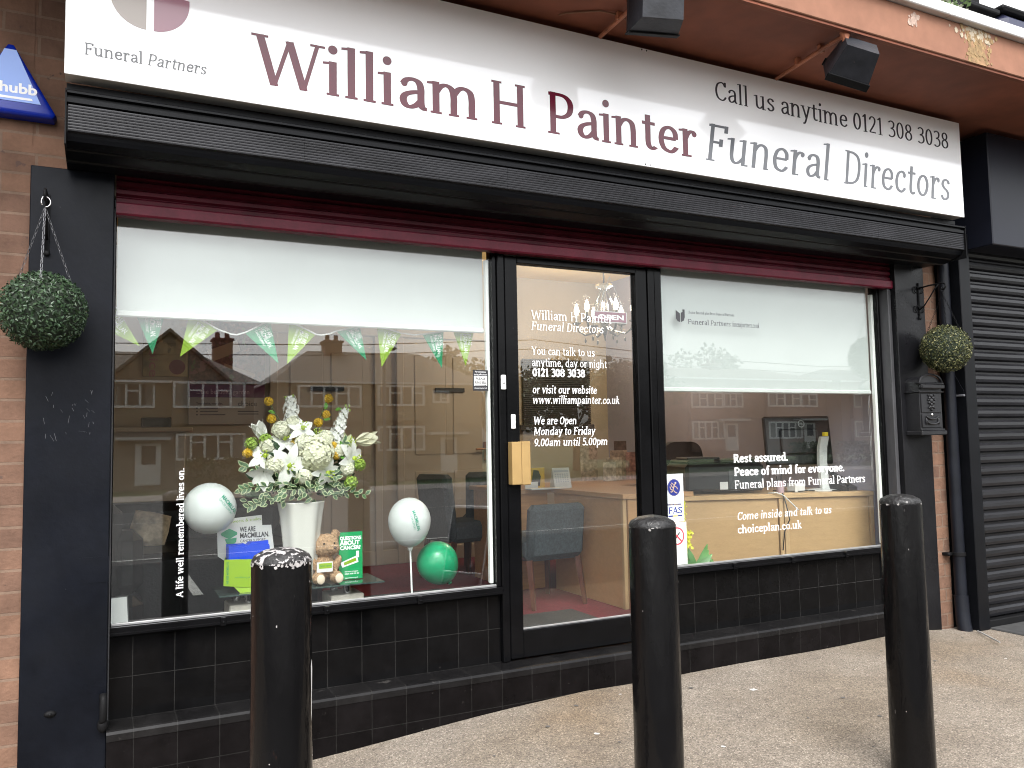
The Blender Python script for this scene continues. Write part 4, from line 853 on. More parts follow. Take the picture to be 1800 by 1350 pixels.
# small signs on the glass
RB = thing('ring_bell_notice', 'small black and white ring bell notice in the left window corner', 'notice', (1.72, 0, 1.51))
k = MB(); k.bbox(1.672, 1.757, -.0014, -.0003, 1.513, 1.618, .0004); k.build('card', INK, RB)
k = MB(); k.bbox(1.678, 1.751, -.002, -.0014, 1.538, 1.588, .0002); o = k.build('panel', PAPER, RB)
k = MB(); sans(k, 'PLEASE', flat(1.688, -.002, 1.568), .017, bold=.02, width=.053, depth=.0004); sans(k, 'RING BELL', flat(1.684, -.002, 1.549), .017, bold=.02, width=.062, depth=.0004); k.poly([(1.682, 1.5425), (1.738, 1.5425), (1.738, 1.545), (1.747, 1.5412), (1.738, 1.5375), (1.738, 1.54), (1.682, 1.54)], -.0024, -.002); k.build('lettering', INK, RB)
k = MB(); sans(k, 'For assistance', flat(1.684, -.0014, 1.6055), .0115, width=.06, depth=.0004); sans(k, 'during office hours', flat(1.679, -.0014, 1.592), .0115, width=.071, depth=.0004); sans(k, 'please ring the bell', flat(1.681, -.0014, 1.524), .0085, width=.067, depth=.0004); k.build('lettering', VINW, RB)

FS = thing('membership_sticker', 'white sticker with blue lion roundel above the letters FAS', 'sticker', (2.905, 0, .79))
k = MB(); k.bbox(2.843, 2.968, -.0014, -.0003, .786, 1.054, .0004); k.build('card', mat('pale blue card', (.72, .78, .80), .4), FS)
NAVY = mat('navy print', (.012, .022, .17), .4); GOLD = mat('grey gold print', (.30, .26, .19), .4)
def disc(k, cx, cz, rx, rz_, y, n=28): k.add([(cx+rx*math.cos(2*math.pi*i/n), y, cz+rz_*math.sin(2*math.pi*i/n)) for i in range(n)], [tuple(range(n))])
def ring(k, cx, cz, ro, ri, y, n=32): k.add([(cx+r_*math.cos(2*math.pi*i/n), y, cz+r_*math.sin(2*math.pi*i/n)) for r_ in (ro, ri) for i in range(n)], [(i, (i+1) % n, n+(i+1) % n, n+i) for i in range(n)])
k = MB(); disc(k, 2.902, .978, .047, .049, -.0017); k.build('roundel', GOLD, FS)
k = MB(); disc(k, 2.902, .978, .043, .045, -.0019); ring(k, 2.902, .978, .047, .0455, -.00175); k.build('roundel', NAVY, FS)
k = MB()   # rampant lion as a few limbs
for pts in ([(2.893, .962), (2.902, .985), (2.910, .998)], [(2.898, .975), (2.885, .985), (2.879, .998)], [(2.903, .988), (2.892, 1.0), (2.884, 1.004)], [(2.895, .965), (2.885, .952), (2.876, .955)], [(2.897, .962), (2.910, .950), (2.922, .946)], [(2.908, .985), (2.920, .978), (2.927, .968)], [(2.893, .960), (2.878, .970), (2.873, .984)]): k.tube([(x, -.0022, z) for x, z in pts], .0032, 5)
k.ball((2.913, -.0022, 1.003), (.007, .001, .006), 8, 6); k.build('lion', mat('bronze print', (.45, .33, .24), .4), FS)
for xa, za in ((2.856, .878), (2.858, .814)): k = MB(); k.bbox(xa, xa+.096, -.0018, -.0014, za, za+.009, .0001); k.build('bar', NAVY, FS)
k = MB(); k.bbox(2.888, 2.924, -.0021, -.0018, .8155, .8215, .0001); sans(k, 'FUNERAL ARBITRATION', flat(2.859, -.0018, .8797), .008, width=.09, depth=.0003); k.build('print', mat('yellow print', (.60, .48, .10), .4), FS)
k = MB(); slab(k, 'FAS', 2.857, .832, .036, -.0014, 2.955, wt=.15, depth=.0006); k.build('lettering', NAVY, FS)
NO = thing('no_smoking_sticker', 'white no smoking sticker with red ring low in the right window', 'sticker', (2.92, 0, .54))
k = MB(); k.bbox(2.857, 2.981, -.0014, -.0003, .545, .782, .0004); k.build('card', PAPER, NO)
REDP = mat('red print', (.55, .03, .05), .45)
k = MB(); ring(k, 2.913, .705, .050, .042, -.0018); k.add([(2.876, -.0023, .736), (2.882, -.0023, .742), (2.950, -.0023, .674), (2.944, -.0023, .668)], [(0, 1, 2, 3)]); k.build('ring', REDP, NO)
k = MB(); k.add([(2.888, -.002, .682), (2.894, -.002, .676), (2.934, -.002, .722), (2.929, -.002, .728)], [(0, 1, 2, 3)]); k.build('cigarette', INK, NO)
k = MB(); sans(k, 'No smoking', flat(2.878, -.0014, .622), .013, width=.06, depth=.0004); sans(k, 'It is against the law to', flat(2.866, -.0014, .596), .010, width=.09, depth=.0004); sans(k, 'smoke in these premises', flat(2.868, -.0014, .580), .010, width=.09, depth=.0004); k.build('lettering', mat('grey print', (.35, .35, .36), .5), NO)
OS = thing('open_sign', 'maroon open sign with a white border hanging inside the glass door', 'sign', (2.51, .03, 1.9))
k = MB(); k.bbox(2.418, 2.636, .026, .030, 1.902, 1.966, .001); BDO = k.build('board', PAPER, OS)
k = MB(); k.bbox(2.424, 2.630, .0245, .0262, 1.907, 1.961, .0005); k.build('panel', mat('maroon card', (.20, .05, .085), .5), OS)
k = MB(); sans(k, 'OPEN', flat(2.442, .0245, 1.921), .036, bold=.035, width=.17, depth=.0006); k.build('lettering', VINW, OS)
k = MB(); k.tube([(2.44, .028, 1.966), (2.527, .028, 2.16), (2.62, .028, 1.966)], .0015, 5); k.build('string', PAPER, OS)
# ================================================================ left window display
k = MB(); k.bbox(.05, 1.74, .12, .66, .17, .43, .01); tag(k.build('display_plinth', mat('dark plinth cloth', (.02, .016, .017), .8, nz=[(30, .2)])), 'low dark display plinth inside the left window', 'plinth')
ST = thing('glass_display_stand', 'glass shelf on chrome posts and pale stone bases in the left window', 'display stand', (.93, .42, .405))
k = MB(); k.bbox(.50, 1.30, .30, .60, .552, .560, .002); k.build('shelf', mat('shelf glass', (.045, .065, .06), .03, spec=.8, coat=.5), ST)
STB = mat('pale stone', (.48, .44, .38), .6, nz=[(30, .12)])
for bx in (.64, 1.125):
    k = MB(); k.bbox(bx-.085, bx+.085, .36, .55, .4305, .500, .006); k.build('base', STB, ST)
    for dx, dy in ((-.035, .50), (.012, .42)):
        k = MB(); k.tube([(bx+dx, dy, .500), (bx+dx, dy, .552)], .020, 14); k.build('post', CHROME, ST, smooth=40)
# vase
VS = MB(); vx, vy = .905, .43; vs = []; n = 64; lev = [(.560, .066), (.566, .070), (.66, .078), (.78, .088), (.90, .101), (.965, .112), (.972, .1135), (.968, .105), (.90, .095)]
for z, r_ in lev:
    for i in range(n): a = 2*math.pi*i/n; q = r_*(1+.055*math.cos(6*a)+(.02*math.cos(3*a))); vs.append((vx+q*math.cos(a), vy+q*.85*math.sin(a), z))
VS.add(vs, [(j*n+i, j*n+(i+1) % n, (j+1)*n+(i+1) % n, (j+1)*n+i) for j in range(len(lev)-1) for i in range(n)]+[tuple(range(n))])
tag(VS.build('vase', mat('white glazed ceramic', (.55, .54, .50), .22), smooth=True), 'tall white fluted vase holding the flowers in the left window', 'vase')
# bouquet
BQ = thing('bouquet', 'big arrangement of white lilies, hydrangea and yellow globe flowers', 'flowers', (vx, vy, .95))
r = random.Random(11)
LILY = mat('lily petal', (.74, .74, .70), .5, nz=[(40, .05)]); CREAM = mat('cream petal', (.58, .56, .42), .55); YEL = mat('yellow bloom', (.58, .36, .010), .6, nz=[(60, .3)]); LGR = mat('lime centre', (.38, .50, .04), .6); STEM = mat('stem green', (.05, .11, .025), .6)
LEAFV = mat('variegated leaf edge', (.34, .39, .22), .5); LEAFD = mat('leaf green', (.035, .085, .03), .5, nz=[(30, .3)]); LEAFK = mat('deep leaf', (.018, .05, .018), .55, nz=[(20, .3)]); GRN = mat('green pompon', (.24, .36, .05), .65, nz=[(60, .35)])
PALEG = mat('pale green petal', (.55, .60, .35), .6)
def petal(k, c, d, L, W, curl=.4, nrm=None, rows=5):
    c = Vector(c); d = Vector(d).normalized(); n = Vector(nrm).normalized() if nrm else d.orthogonal(); n = (n-d*n.dot(d)).normalized(); s = d.cross(n); vs = []; fs = []
    for i in range(rows+1):
        t = i/rows; wv = W*math.sin(math.pi*min(.98, (.08+.92*t)))**.8; bend = n*(-curl*L*t*t)+n*.05*L*t
        p = c+d*L*t*(1-.12*curl*t)+bend
        vs += [p-s*wv+n*.12*wv, p-n*.05*wv, p+s*wv+n*.12*wv]
    for i in range(rows): a = i*3; fs += [(a, a+1, a+4, a+3), (a+1, a+2, a+5, a+4)]
    k.add(vs, fs)
def lily(c, face, size, open_=1., m=LILY):
    size *= 1.12
    c = Vector(c); fdir = Vector(face).normalized(); u = fdir.orthogonal().normalized(); v = fdir.cross(u); k = MB(); a0 = r.uniform(0, 1)
    for i in range(6):
        a = a0+i*math.pi/3+r.uniform(-.08, .08); o = u*math.cos(a)+v*math.sin(a)
        petal(k, c-fdir*.02, o*open_+fdir*(1.15-open_*.75), size*r.uniform(.92, 1.08), size*(.23 if i % 2 else .30), .45*open_, fdir)
    o = k.build('lily', m, BQ, smooth=True)
    if open_ > .6:
        q = MB(); q.ball(c+fdir*.004, (.012, .012, .012), 8, 6)
        for i in range(6): a = i*1.05; e = c+fdir*.035+(u*math.cos(a)+v*math.sin(a))*.018; q.tube([c, e], .0014, 4); q.ball(e, .004, 6, 4)
        q.build('stamen', LGR, o)
    return o
lily((.828, .33, 1.156), (.05, -1, -.12), .098); lily((.72, .37, 1.208), (-.35, -1, .25), .088); lily((.82, .40, 1.289), (.1, -.8, .6), .085); lily((1.165, .38, 1.183), (.7, -.8, -.05), .095)
lily((.706, .345, 1.123), (-.3, -.8, -.55), .085, .55); lily((.715, .42, 1.30), (-.5, -.2, 1), .10, .28); lily((1.215, .44, 1.275), (1, -.15, .16), .11, .24, CREAM); lily((1.15, .43, 1.262), (.6, -.6, .5), .065, .7, PALEG); lily((.985, .42, 1.30), (0, -.5, .8), .055, .8, PALEG)
def cluster(c, R_, n, m, name, pet=.016, squash=1.):
    k = MB(); c = Vector(c)
    k.ball(c, (R_*.8, R_*.8, R_*.8*squash), 12, 8)
    for i in range(n):
        th = math.acos(1-2*(i+.5)/n); ph = i*2.39996; d = Vector((math.sin(th)*math.cos(ph), math.sin(th)*math.sin(ph), math.cos(th)))
        p = c+Vector((d.x*R_, d.y*R_, d.z*R_*squash))*r.uniform(.84, 1.08); u = d.orthogonal().normalized(); v = d.cross(u); a0 = r.uniform(0, 6)
        for q in range(4):
            a = a0+q*math.pi/2; o = u*math.cos(a)+v*math.sin(a); s = u*-math.sin(a)+v*math.cos(a)
            k.add([p, p+o*pet*.6+s*pet*.5+d*.003, p+o*pet+d*.001, p+o*pet*.6-s*pet*.5+d*.003], [(0, 1, 2), (0, 2, 3)])
    return k.build(name, m, BQ)
cluster((.967, .37, 1.212), .086, 190, mat('hydrangea cream', (.68, .68, .50), .6), 'hydrangea', .022)
for c in ((.657, .40, 1.268), (.727, .40, 1.285), (1.144, .36, 1.062), (1.2, .4, 1.15)): cluster(c, r.uniform(.026, .035), 40, GRN, 'green_bloom', .010)
for c in [(.755, .48, 1.48), (.765, .46, 1.39), (.794, .42, 1.345), (.918, .42, 1.346), (.996, .44, 1.37), (1.044, .47, 1.411), (1.059, .48, 1.496), (1.059, .38, 1.247), (1.066, .37, 1.202), (.640, .40, 1.222)]:
    o = cluster(c, .021, 60, YEL, 'globe_flower', .0075); k = MB(); k.tube([c, ((c[0]+vx)/2+.03*(c[0]-vx), .45, (c[2]+1.0)/2+.1), (vx, vy, .98)], .0022, 5); k.build('stem', STEM, o)
k = MB()
for q in range(26): a = q*2.4; petal(k, (.88, .375, 1.275), (math.cos(a), -.35, .38*math.sin(a)+.18), r.uniform(.03, .047), .008, .2, (0, -.6, .8), 3)
k.build('gerbera', mat('soft yellow petal', (.60, .43, .07), .6), BQ)
CRW = mat('cream white floret', (.68, .68, .53), .55)
for c, q in (((.905, .36, 1.268), .040), ((.765, .36, 1.160), .042), ((1.085, .39, 1.225), .040), ((.80, .40, 1.335), .040), ((1.02, .40, 1.285), .042), ((1.13, .39, 1.130), .034), ((.90, .345, 1.10), .036), ((.735, .39, 1.255), .034), ((.865, .42, 1.365), .034)): cluster(c, q, 70, CRW, 'floret_cluster', .017)
lily((1.02, .345, 1.115), (.35, -1, -.2), .075); lily((.90, .36, 1.34), (.05, -.8, .5), .07)
def spike(p0, p1, w_, n):
    k = MB(); p0, p1 = Vector(p0), Vector(p1); ax = (p1-p0)
    for i in range(n):
        t = i/n; c = p0+ax*t; ww = w_*(1-.55*t); a = i*2.39996; o = Vector((math.cos(a), math.sin(a), .15)); c = c+o*ww*r.uniform(.6, 1.15)
        for q in range(5): b_ = q*1.2566+r.random(); u = o.orthogonal().normalized(); v = o.cross(u).normalized(); petal(k, c, u*math.cos(b_)+v*math.sin(b_)+o*.45, r.uniform(.016, .024)*(1-.3*t), .0085, .3, o, 2)
    o_ = k.build('stock_spike', LILY, BQ)
    k = MB(); k.tube([p0-ax*.5, p1+ax*.04], .004, 6)
    for q in range(7): c = p1+ax*.02+Vector((r.gauss(0, .012), r.gauss(0, .008), r.gauss(0, .012))); k.ball(c, (.006, .006, .008), 6, 4)
    k.build('bud_tip', mat('bud green', (.32, .42, .10), .6), o_)
spike((.867, .44, 1.30), (.863, .48, 1.50), .050, 85); spike((1.068, .42, 1.25), (1.148, .48, 1.435), .042, 64)
def leaf(k, p, d, L, W, n):
    p = Vector(p); d = Vector(d).normalized(); n = Vector(n); n = (n-d*n.dot(d)).normalized(); s = d.cross(n)
    def shape(f_, off): return [p+d*L*t+s*W*wv*f_*sg+n*(off-.25*L*t*t) for t, wv, sg in ((0, 0, 1), (.25, .8, 1), (.55, 1, 1), (.8, .6, 1), (1, 0, 1), (.8, .6, -1), (.55, 1, -1), (.25, .8, -1))]
    k.cur = 1; k.add(shape(1, 0), [tuple(range(8))]); k.cur = 0
    q = [p+d*L*t+s*W*wv*sg+n*(.0012-.25*L*t*t) for t, wv, sg in ((.06, 0, 1), (.28, .5, 1), (.55, .62, 1), (.78, .33, 1), (.93, 0, 1), (.78, .33, -1), (.55, .62, -1), (.28, .5, -1))]; k.add(q, [tuple(range(8))])
k = MB()
for i in range(150):
    ang = r.uniform(math.pi*1.02, math.pi*1.98); rad = r.uniform(.06, .29)*(1 if r.random() < .7 else .7); px = vx+rad*math.cos(ang)*1.05; py = vy-.02+rad*.42*math.sin(ang); pz = 1.06-.25*max(0, rad-.12)+r.gauss(0, .035)-(.03 if px < .75 else 0)
    d = Vector((px-vx, (py-vy)*1.2, r.gauss(-.05, .12))); leaf(k, (px, py, pz), d+Vector((r.gauss(0, .1), r.gauss(0, .1), 0)), r.uniform(.030, .048), r.uniform(.009, .014), (r.gauss(0, .3), -1, .6))
for tw in ([(.80, .34, 1.02), (.68, .31, .985), (.634, .30, .965)], [(.78, .34, 1.06), (.66, .33, 1.06), (.615, .33, 1.05)], [(1.02, .36, 1.0), (1.14, .36, 1.01), (1.225, .38, .995)], [(.75, .36, 1.12), (.64, .36, 1.15), (.615, .36, 1.16)], [(1.08, .38, 1.18), (1.10, .37, 1.24), (1.115, .37, 1.27)]):
    k.cur = 0; k.tube(tw, .002, 4)
    for i in range(9): t = i/8; p = Vector(tw[0]).lerp(tw[1], min(1, t*2)) if t < .5 else Vector(tw[1]).lerp(tw[2], t*2-1); leaf(k, p, (Vector(tw[2])-Vector(tw[0])).normalized()+Vector((0, -.3, (-1)**i*.9)), .036, .011, (0, -1, .4))
k.build('variegated_foliage', [LEAFD, LEAFV], BQ)
k = MB()
for i in range(260):
    th = r.uniform(0, 6.28); rad = r.uniform(.02, .22); p = Vector((vx+rad*math.cos(th), vy+.03+rad*.45*math.sin(th), r.uniform(1.0, 1.24)-.2*max(0, rad-.1))); d = Vector((p.x-vx, p.y-vy-.05, .25)).normalized()+Vector((r.gauss(0, .4), r.gauss(0, .3), r.gauss(0, .4))); petal(k, p, d, r.uniform(.05, .10), r.uniform(.010, .022), .3, (0, -1, .5), 3)
k.build('dark_foliage', [LEAFK], BQ)
k = MB()
for c in ((1.04, .46, 1.44), (.75, .46, 1.43), (1.09, .46, 1.435), (1.03, .46, 1.385), (1.10, .37, 1.245), (1.09, .36, 1.195)): petal(k, c, (r.gauss(0, 1), -.4, r.gauss(0, .5)), .035, .012, .2, (0, -.7, .6), 3)
k.build('bright_leaf', mat('bright leaf', (.10, .28, .03), .5), BQ)

# leaflet box with header cards and blue packets
LX = thing('leaflet_box', 'lime green card dispenser box with white header card on the glass shelf', 'leaflet box', (.62, .42, .56))
mm = rotm((.60, .42, .56), 0, 0, 0)
k = MB(); k.poly([(.525, .600), (.528, .722), (.715, .712), (.715, .571)], .34, .346); k.add([(.525, .34, .600), (.528, .34, .722), (.56, .48, .735), (.56, .48, .60)], [(0, 1, 2, 3)]); k.add([(.715, .34, .712), (.715, .34, .571), (.735, .48, .60), (.735, .48, .735)], [(0, 1, 2, 3)]); k.add([(.525, .34, .600), (.715, .34, .571), (.735, .48, .60), (.56, .48, .60)], [(0, 1, 2, 3)])
k.add([(.57, .345, .594), (.70, .345, .573), (.70, .34, .5605), (.60, .34, .5605)], [(0, 1, 2, 3)]); FB = k.build('tray', LIME, LX)
k = MB(); sans(k, 'WE ARE MACMILLAN.', (lambda u, v, d: (.548-v, .34-d, .607+u)), .016, width=.105, bold=.01, depth=.0005); sans(k, 'macmillan.org.uk', flat(.575, .34, .632, -4), .012, width=.07, depth=.0005); k.build('lettering', DGREEN, FB)
k = MB()
for dx, dz, s in ((0, 0, 1), (-.012, -.018, .8), (.012, .018, .7)): k.poly([(.690+dx+.014*s*math.cos(a)*(1+.3*math.cos(3*a)), .622+dz+.014*s*math.sin(a)*(1+.3*math.cos(3*a))) for a in [q*math.pi/8 for q in range(16)]], .3385, .3395)
k.build('emblem', mat('teal print', (.04, .26, .13), .5), FB)
k = MB(); k.poly([(.513, .725), (.508, .868), (.765, .862), (.785, .69), (.56, .69)], .46, .463); HC = k.build('header_card', PAPER, LX)
k = MB(); k.poly([(.56, .80), (.565, .902), (.722, .912), (.726, .80)], .475, .478); o = k.build('back_card', PAPER, LX); k = MB(); sans(k, 'Sweets & smiles', flat(.572, .475, .880, 3), .022, width=.145, depth=.0005); k.build('lettering', LIME, o)
k = MB(); sans(k, 'WE ARE', flat(.615, .46, .836), .034, bold=.035, width=.075, depth=.0005); sans(k, 'MACMILLAN.', flat(.615, .46, .806), .034, bold=.035, width=.14, depth=.0005); sans(k, 'CANCER SUPPORT', flat(.617, .46, .785), .019, width=.12, bold=.01, depth=.0005); k.build('lettering', INK, HC)
k = MB(); k.poly([(.527+.038*(1+math.cos(a)), .830+.020*math.sin(a)*(1+.25*math.cos(4*a))) for a in [q*math.pi/8 for q in range(16)]], .4585, .4595); k.poly([(.545, .805), (.60, .81), (.598, .79), (.58, .772), (.557, .762), (.553, .785)], .4582, .4592); k.build('emblem', GREEN1 if 0 else mat('mid green print', (.03, .30, .14), .5), HC)
k = MB(); rr_ = random.Random(2)
for i in range(7):
    y0 = .36+i*.012; k.poly([(.55+rr_.uniform(-.006, .006), .66), (.548, .775+rr_.uniform(-.02, .012)), (.62, .785+rr_.uniform(-.015, .01)), (.64, .778), (.65, .79), (.74, .785+rr_.uniform(-.015, .01)), (.742, .66)], y0, y0+.008)
tag(k.build('blue_packet', mat('glossy blue foil', (.0, .045, .50), .4, spec=.1, bump=(40, .3, .006))), 'glossy blue packets standing in the lime green leaflet box', 'packets')

# teddy bear
TD = thing('teddy_bear', 'light brown teddy bear sitting beside the green leaflet', 'teddy bear', (1.04, .40, .56))
k = MB(); bx, by = 1.022, .42
k.ball((bx+.005, by, .745), (.068, .058, .060), 18, 12); k.ball((bx+.032, by-.05, .733), (.032, .026, .026), 12, 8)
for s in (-1, 1): k.ball((bx+.005+s*.052, by+.005, .800), (.024, .014, .024), 12, 8)
k.ball((bx, by+.01, .635), (.060, .052, .072), 16, 12)
for s in (-1, 1): k.ball((bx+s*.055, by-.03, .655), (.020, .022, .045), 10, 8, Matrix.Rotation(R(s*25), 3, 'Y')); k.ball((bx+s*.045, by-.06, .592), (.032, .055, .030), 12, 8)
o = k.build('body', mat('bear plush', (.36, .225, .125), .95, nz=[(90, .3)], bump=(160, .9, .01)), TD, smooth=True)
md = o.modifiers.new('join', 'REMESH'); md.mode = 'VOXEL'; md.voxel_size = .0045; md.use_smooth_shade = True
tx = bpy.data.textures.new('fur', 'CLOUDS'); tx.noise_scale = .012; dm = o.modifiers.new('fur', 'DISPLACE'); dm.texture = tx; dm.strength = .010; dm.mid_level = .5
k = MB(); k.ball((bx+.036, by-.074, .740), (.009, .006, .007), 8, 6); k.build('nose', mat('bear nose', (.10, .06, .04), .4), TD, smooth=True)
for s in (-1, 1): k = MB(); k.ball((bx+.01+s*.026, by-.056, .760), .005, 8, 6); k.build('eye', mat('bear eye', (.01, .008, .006), .1), TD, smooth=True)
for s in (-1, 1):
    k = MB(); k.ball((bx+s*.046, by-.114, .594), (.021, .006, .024), 12, 8); k.build('paw_pad', mat('paw pad', (.62, .50, .38), .8), TD, smooth=True)
k = MB(); mm = rotm((1.0, .34, .61), -8, 4, 0); k.bbox(.967, 1.047, .352, .354, .622, .672, .0005); CD = tag(k.build('card', PAPER), 'small white and green card held against the teddy bear', 'card')
k = MB(); k.bbox(.978, 1.042, .3512, .352, .640, .666, .0002); sans(k, '', flat(0, 0, 0), .01); k.build('panel', LIME, CD); k = MB(); sans(k, 'Cancer support', flat(.982, .3510, .650), .012, width=.055, bold=.01, depth=.0003); k.build('lettering', DGREEN, CD)
# green leaflet
GLF_ = thing('green_leaflet', 'bright green leaflet with bold white title standing by the bear', 'leaflet', (1.16, .43, .56))
k = MB(); k.bbox(1.098, 1.222, .43, .434, .563, .804, .0008); BDg = k.build('cover', GREEN1, GLF_)
k = MB()
for t, z, s, w_ in (('QUESTIONS', .765, .024, .112), ('ABOUT', .739, .030, .105), ('CANCER?', .715, .026, .108)): sans(k, t, flat(1.104, .43, z), s, bold=.045, width=w_, depth=.0005)
for t, z, w_ in (('Information and support', .600, .07), ('0808 808 00 00', .588, .075), ('macmillan.org.uk', .568, .07)): sans(k, t, flat(1.128, .43, z), .010, bold=.01, width=w_, depth=.0005)
k.add([Vector((1.104, .429, .650)), Vector((1.192, .429, .682)), Vector((1.200, .429, .648)), Vector((1.116, .429, .625))], [(0, 1, 2, 3)])
k.bbox(1.188, 1.203, .4285, .4295, .672, .705, .0001); k.build('lettering', VINW, BDg)
k = MB(); k.add([Vector((1.122, .4284, .650)), Vector((1.186, .4284, .672)), Vector((1.19, .4284, .655)), Vector((1.126, .4284, .635))], [(0, 1, 2, 3)]); k.build('stub', LIME, BDg)

# balloons
def balloon(name, c, rr_, zz, tilt, m, label, text=None, tpos=(.6, .25), tang=-50):
    t = thing(name, label, 'balloon', c, 'balloons in the left window'); mm = Matrix.Rotation(R(tilt), 3, 'Y') if abs(tilt) < 60 else Matrix.Rotation(R(tilt), 3, 'X')
    prof = []
    for i in range(19): a = -math.pi/2+math.pi*i/18; rz_ = zz*(1.12 if a < 0 else 1.0); prof.append((max(.002, rr_*math.cos(a)*(1-.06*max(0, -math.sin(a)))), rz_*math.sin(a)))
    k = MB(); k.lathe(prof, c, 32, mm); o = k.build('skin', m, t, smooth=True)
    k = MB(); k.lathe([(.004, -zz*1.12-.012), (.012, -zz*1.12-.014), (.010, -zz*1.12-.006), (.004, -zz*1.12+.004)], c, 12, mm); k.build('knot', m, t, smooth=True)
    if text:
        k = MB()
        def pl(u, v, d):
            ca, sa = math.cos(R(tang)), math.sin(R(tang)); x = tpos[0]*rr_+u*ca-v*sa; z = tpos[1]*zz+u*sa+v*ca
            q = 1-(x/rr_)**2-(z/zz)**2; y = -rr_*math.sqrt(max(.0, q))*1.006-.0015; return (c[0]+x, c[1]+y, c[2]+z)
        sans(k, 'MACMILLAN', lambda u, v, d: pl(u-.05, v+.005, d), .024, bold=.03, width=.105); sans(k, 'CANCER SUPPORT', lambda u, v, d: pl(u-.05, v-.012, d), .014, width=.095)
        k.build('lettering', mat('balloon print', (.02, .26, .16), .5), o)
    return t
BW = mat('white latex', (.52, .55, .54), .35, spec=.5); BG = mat('green latex', (.004, .27, .115), .3)
balloon('balloon', (.46, .33, .967), .120, .118, 75, BW, 'round white balloon left of the flower vase', True, (.55, .12), -52)
balloon('balloon', (1.455, .36, .848), .112, .122, 0, BW, 'white balloon on a stick, right of the flower vase', True, (-.12, .08), -75)
balloon('balloon', (1.632, .42, .612), .112, .112, -32, BG, 'bright green balloon low in the left window')
k = MB(); k.tube([(1.458, .36, .71), (1.466, .36, .4302)], .005, 8); k.lathe([(.006, .69), (.016, .715), (.012, .70)], (1.458, .36, 0), 10); tag(k.build('balloon_stick', WHITEP), 'thin white stick holding up the white balloon', 'stick')
k = MB(); mm = rotm((.08, .2, .432), -14, 0, 12); k.bbox(-.05, .045, 0, .006, 0, .185, .002, mm); o = tag(k.build('picture_frame', mat('frame black', (.03, .03, .03), .4)), 'small framed white card leaning in the bottom left window corner', 'frame')
k = MB(); k.bbox(-.044, .039, -.0015, .0, .006, .179, .0005, mm); k.build('card', PAPER, o)

# ================================================================ furniture inside
def chair(label, c, ang, bh=.42, grp='grey upholstered chairs'):
    t = thing('upholstered_chair', label, 'chair', c, grp); m = rotm(c, 0, 0, ang); z = -c[2]
    k = MB(); k.bbox(-.225, .225, -.22, .24, .30, .46, .035, m); k.build('seat', FABG, t, smooth=40)
    k = MB(); mb_ = m @ rotm((0, -.20, .42), 7); k.bbox(-.215, .215, -.05, .045, -.10, bh, .03, mb_); k.build('backrest', FABG, t, smooth=40)
    for sx in (-1, 1):
        for sy in (-1, 1):
            k = MB(); k.tube([m @ Vector((sx*.19, sy*.19, .31)), m @ Vector((sx*.20, sy*(.21 if sy > 0 else .25), 0))], [.026, .017], 4); k.build('leg', WOODR, t)
    return t
chair('grey blue chair seen from behind through the glass door', (2.68, 1.22, .17), 4, .25); chair('dark grey chair side on behind the green balloon', (2.62, 2.45, .17), -78); chair('dark grey chair half hidden behind the door post', (3.02, 2.75, .17), -20)
# reception desk
BEECHD = mat('shaded beech veneer', (.44, .255, .12), .35, nz=[(5, .06), (22, .05)], stretch=(.5, 6, 9)) if 0 else mat('dimmed beech veneer', (.42, .235, .11), .35, nz=[(5, .06), (22, .05)], stretch=(.5, 6, 9))  # beech again for the reception desk, dimness behind the door put into its colour
DK = thing('reception_desk', 'beech L shaped reception desk behind the glass door', 'desk', (3.3, 1.4, .17))
k = MB(); top = [(3.0, .66), (3.52, .60), (3.62, 1.65), (4.6, 1.75), (4.7, 2.45), (2.70, 2.45), (2.70, 1.62), (3.0, 1.60)]
n = len(top); k.add([(x, y, .872) for x, y in top]+[(x, y, .902) for x, y in top], [tuple(range(n)), tuple(range(2*n-1, n-1, -1))]+[(i, (i+1) % n, n+(i+1) % n, n+i) for i in range(n)]); k.build('desk_top', BEECHD, DK)
k = MB(); k.bbox(3.012, 3.03, .70, 1.58, .172, .870, .002); k.bbox(3.04, 3.50, .665, .685, .172, .870, .002); k.build('side_panel', BEECHD, DK)
k = MB(); k.bbox(3.006, 3.034, .672, .70, .172, .870, .002); k.build('edge_strip', BEECHE, DK)
k = MB(); k.bbox(2.72, 3.0, 1.66, 1.68, .172, .870, .002); k.bbox(2.72, 2.74, 1.68, 2.4, .172, .870, .002); k.build('modesty_panel', OAKD, DK)
D2 = thing('desk', 'beech desk with two front panels inside the right window', 'desk', (4.1, .5, .17))
ang = math.degrees(math.atan2(-.44, 1.32)); mm = rotm((3.42, .64, 0), 0, 0, ang); L_ = 1.39
k = MB(); k.bbox(0, .735, -.012, .70, .840, .872, .003, mm); k.bbox(.738, L_, -.012, .70, .840, .872, .003, mm); k.build('desk_top', BEECHE, D2)
k = MB(); k.bbox(.03, .70, .006, .022, .172, .838, .002, mm); k.bbox(.775, L_-.035, .006, .022, .172, .838, .002, mm); k.build('front_panel', BEECH, D2)
k = MB()
for a in (.0, .705, .740, L_-.032): k.bbox(a, a+.030, -.008, .66, .172, .8395, .002, mm)
k.build('side_panel', BEECHE, D2)
def on2(a, b_, z=.872): return mm @ Vector((a, b_, z))
PR = thing('printer', 'black desktop printer at the left end of the window desk', 'printer', on2(.4, .3)); pm_ = mm @ Matrix.Translation((.10, .10, .8725))
k = MB(); k.bbox(0, .56, .0, .42, .015, .205, .02, pm_); k.bbox(.02, .54, .02, .40, .206, .232, .012, pm_); k.build('body', mat('printer black', (.016, .017, .018), .3, nz=[(5, .2)]), PR)
